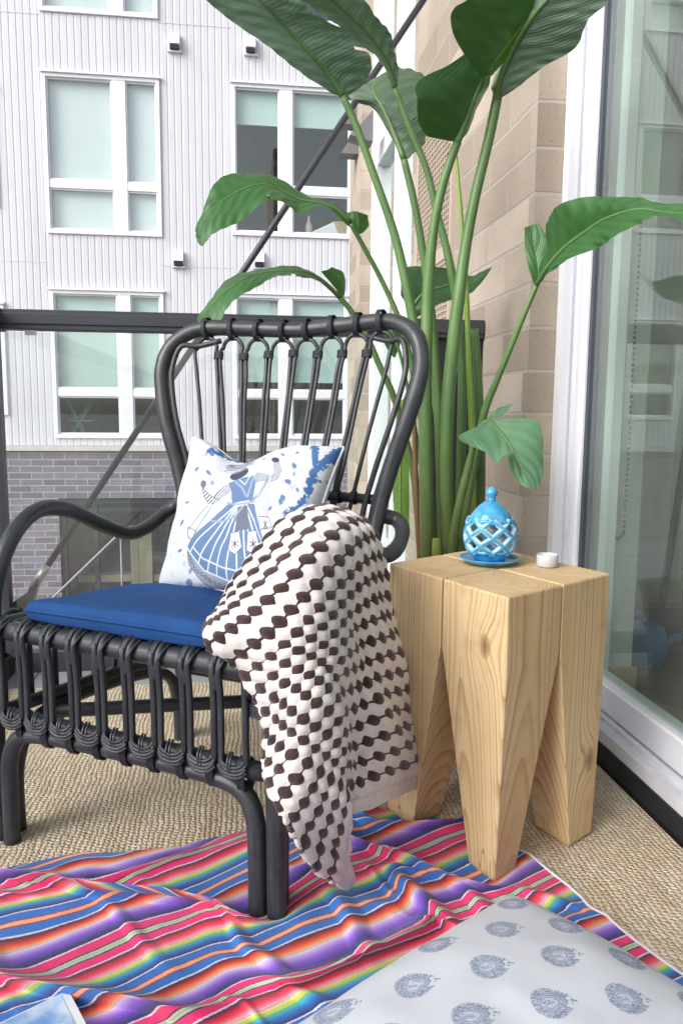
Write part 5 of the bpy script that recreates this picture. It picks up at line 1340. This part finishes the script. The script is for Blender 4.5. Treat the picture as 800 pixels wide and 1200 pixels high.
for li, (kind, patches, stem, r0, r1) in enumerate(LEAVES):
    m = MB()
    for pi, rows in enumerate(patches):
        n = max(14, 9 * (len(rows) - 1)); k = 21
        P = crgrid(np.array(rows), n, 3)
        t = np.linspace(0, 1, n)
        L_, M_, R_ = P[:, 0], P[:, 1], P[:, 2]
        out = np.zeros((n, k, 3)); UVs = np.zeros((n, k, 2))
        nrm = np.cross(R_ - L_, np.gradient(M_, axis=0)); nrm /= np.linalg.norm(nrm, axis=1, keepdims=True) + 1e-9
        flip = np.sign((nrm * np.array([0, -1, -.3])).sum(1, keepdims=True)); nrm = nrm * flip
        length = np.concatenate([[0], np.cumsum(np.linalg.norm(np.diff(M_, axis=0), axis=1))])
        rib_amp = {0: .0007, 1: .0018, 2: .0010, 3: .0012, 4: .0004, 5: .0022}[kind]
        for jx in range(k):
            w = -1 + 2 * jx / (k - 1)
            side = L_ if w < 0 else R_; aw = abs(w)
            q_ = M_ + (side - M_) * aw
            width = np.linalg.norm(side - M_, axis=1)
            bulge = .16 * width * aw * (1 - aw)
            rib = rib_amp * np.sin(length * 190 - aw * 3.5 + .6 * np.sin(length * 40 + li)) * aw ** .6 * np.minimum(1, width / .03)
            curl = .004 * np.sin(length * 45 + li * 2 + (w > 0) * 2) * aw ** 3 * np.minimum(1, width / .03)
            out[:, jx] = q_ + nrm * (bulge + rib + curl)[:, None]
            UVs[:, jx, 0] = .5 + .5 * w; UVs[:, jx, 1] = length + pi
        f0 = len(m.f); m.grid(out, UVs)
        # wind splits running in from the margin
        gone = set()
        if n > 30 and kind in (1, 2):
            rq = random.Random(li * 7 + pi)
            for _ in range(rq.choice((1, 2, 3))):
                i0 = rq.randint(int(n * .25), int(n * .8)); sd_ = rq.choice((0, 1)); dep = rq.randint(1, 3)
                for d_ in range(dep):
                    jx = d_ if sd_ == 0 else k - 2 - d_
                    gone.add(f0 + min(n - 2, i0 + (dep - d_) // 3 * 0) * (k - 1) + jx)
        if gone:
            keep = [i for i in range(len(m.f)) if i not in gone]
            m.f = [m.f[i] for i in keep]; m.smooth = [m.smooth[i] for i in keep]
    blade = pp(m, 'leaf', LM[kind])
    q = MB(); full = list(stem) + root(stem[-1])
    q.tube(full, [.9 * x for x in (r0, r0 * 1.05, r0 * 1.12, (r0 + r1) / 2, (r0 + r1) / 2 * 1.04, r1 * .93, r1, r1 * 1.05)], 10, 60)
    # midrib, standing a little proud of the blade
    mr = [Vector(r[1]) for r in patches[0]]
    q.tube(mr, [r0 * .85, r0 * .6, r0 * .4, r0 * .2, .0006], 7, 30)
    q.v = [(x - .53, y - 1.93, z) for x, y, z in q.v]
    q.build('petiole', SM2 if kind == 4 else SM, blade)
for (pts, r0, r1), mt, nm in ((SPEAR, SM2, 'leaf_spear'), (STUB, SM, 'cut_stem'), (DRY, SM3, 'dry_stem'), (CUT, SM2, 'cut_stem')):
    q = MB(); q.tube(list(pts) + root(pts[-1]), [r0, (r0 + r1) / 2, r1, r1], 10, 40); pp(q, nm, mt)
q = MB(); q.tube([(.553 + .03 * math.cos(a), 1.93 + .03 * math.sin(a), .30) for a in (0, 1)] , .012, 6) if False else None
q = MB(); q.lathe([(0, 0), (.115, 0), (.12, .01), (.155, .29), (.162, .29), (.165, .31), (.150, .312), (.148, .27), (0, .262)], (.53, 1.93, .001), 40); pp(q, 'pot', simple('pot_clay', lin(74, 74, 78), .7))

# ------------------------------------------------------------------ light, sky, camera
sun_el, sun_az = 33.0, 236.0          # light comes from the open left side of the balcony
w = bpy.data.worlds.new('World'); sc.world = w; w.use_nodes = True
nt = w.node_tree; bg = nt.nodes['Background']
sky = nt.nodes.new('ShaderNodeTexSky'); sky.sky_type = 'NISHITA'; sky.sun_disc = False
sky.sun_elevation = math.radians(sun_el); sky.sun_rotation = math.radians(sun_az)
sky.air_density = 1.0; sky.dust_density = 4.0; sky.ozone_density = 1.0
hs = nt.nodes.new('ShaderNodeHueSaturation'); hs.inputs['Saturation'].default_value = .30
nt.links.new(sky.outputs[0], hs.inputs['Color']); nt.links.new(hs.outputs[0], bg.inputs['Color'])
bg.inputs['Strength'].default_value = .15
ld = bpy.data.lights.new('sun', 'SUN'); ld.energy = .95; ld.angle = math.radians(40); ld.color = (1, .97, .93)
lo = bpy.data.objects.new('sun', ld); COL.objects.link(lo)
az = math.radians(sun_az); el = math.radians(sun_el)
dirv = Vector((math.sin(az) * math.cos(el), math.cos(az) * math.cos(el), math.sin(el)))   # towards the sun
lo.rotation_euler = dirv.to_track_quat('Z', 'Y').to_euler(); lo.location = dirv * 20

cam = bpy.data.cameras.new('camera'); co_ = bpy.data.objects.new('camera', cam); COL.objects.link(co_)
cam.sensor_fit = 'VERTICAL'; cam.sensor_height = 36; cam.lens = 36 * 920 / 1200
cam.clip_start = .05; cam.clip_end = 2000
yaw, pit, rol = map(math.radians, (7.5, 7.4, .5))
f = Vector((math.sin(yaw) * math.cos(pit), math.cos(yaw) * math.cos(pit), -math.sin(pit)))
rt = Vector((math.cos(yaw), -math.sin(yaw), 0)); up = rt.cross(f)
r2 = rt * math.cos(rol) + up * math.sin(rol); u2 = -rt * math.sin(rol) + up * math.cos(rol)
co_.matrix_world = Matrix(((r2.x, u2.x, -f.x, 0), (r2.y, u2.y, -f.y, 0), (r2.z, u2.z, -f.z, .78), (0, 0, 0, 1)))
sc.camera = co_
vs = sc.view_settings; vs.view_transform = 'Standard'; vs.look = 'None'; vs.gamma = 1; vs.exposure = .62; vs.use_curve_mapping = False
sc.render.engine = 'CYCLES'
sc.cycles.max_bounces = 10; sc.cycles.diffuse_bounces = 5; sc.cycles.transparent_max_bounces = 16; sc.cycles.caustics_reflective = False; sc.cycles.caustics_refractive = False
try:
    sc.cycles.use_denoising = True; sc.cycles.denoiser = 'OPENIMAGEDENOISE'
except Exception: pass
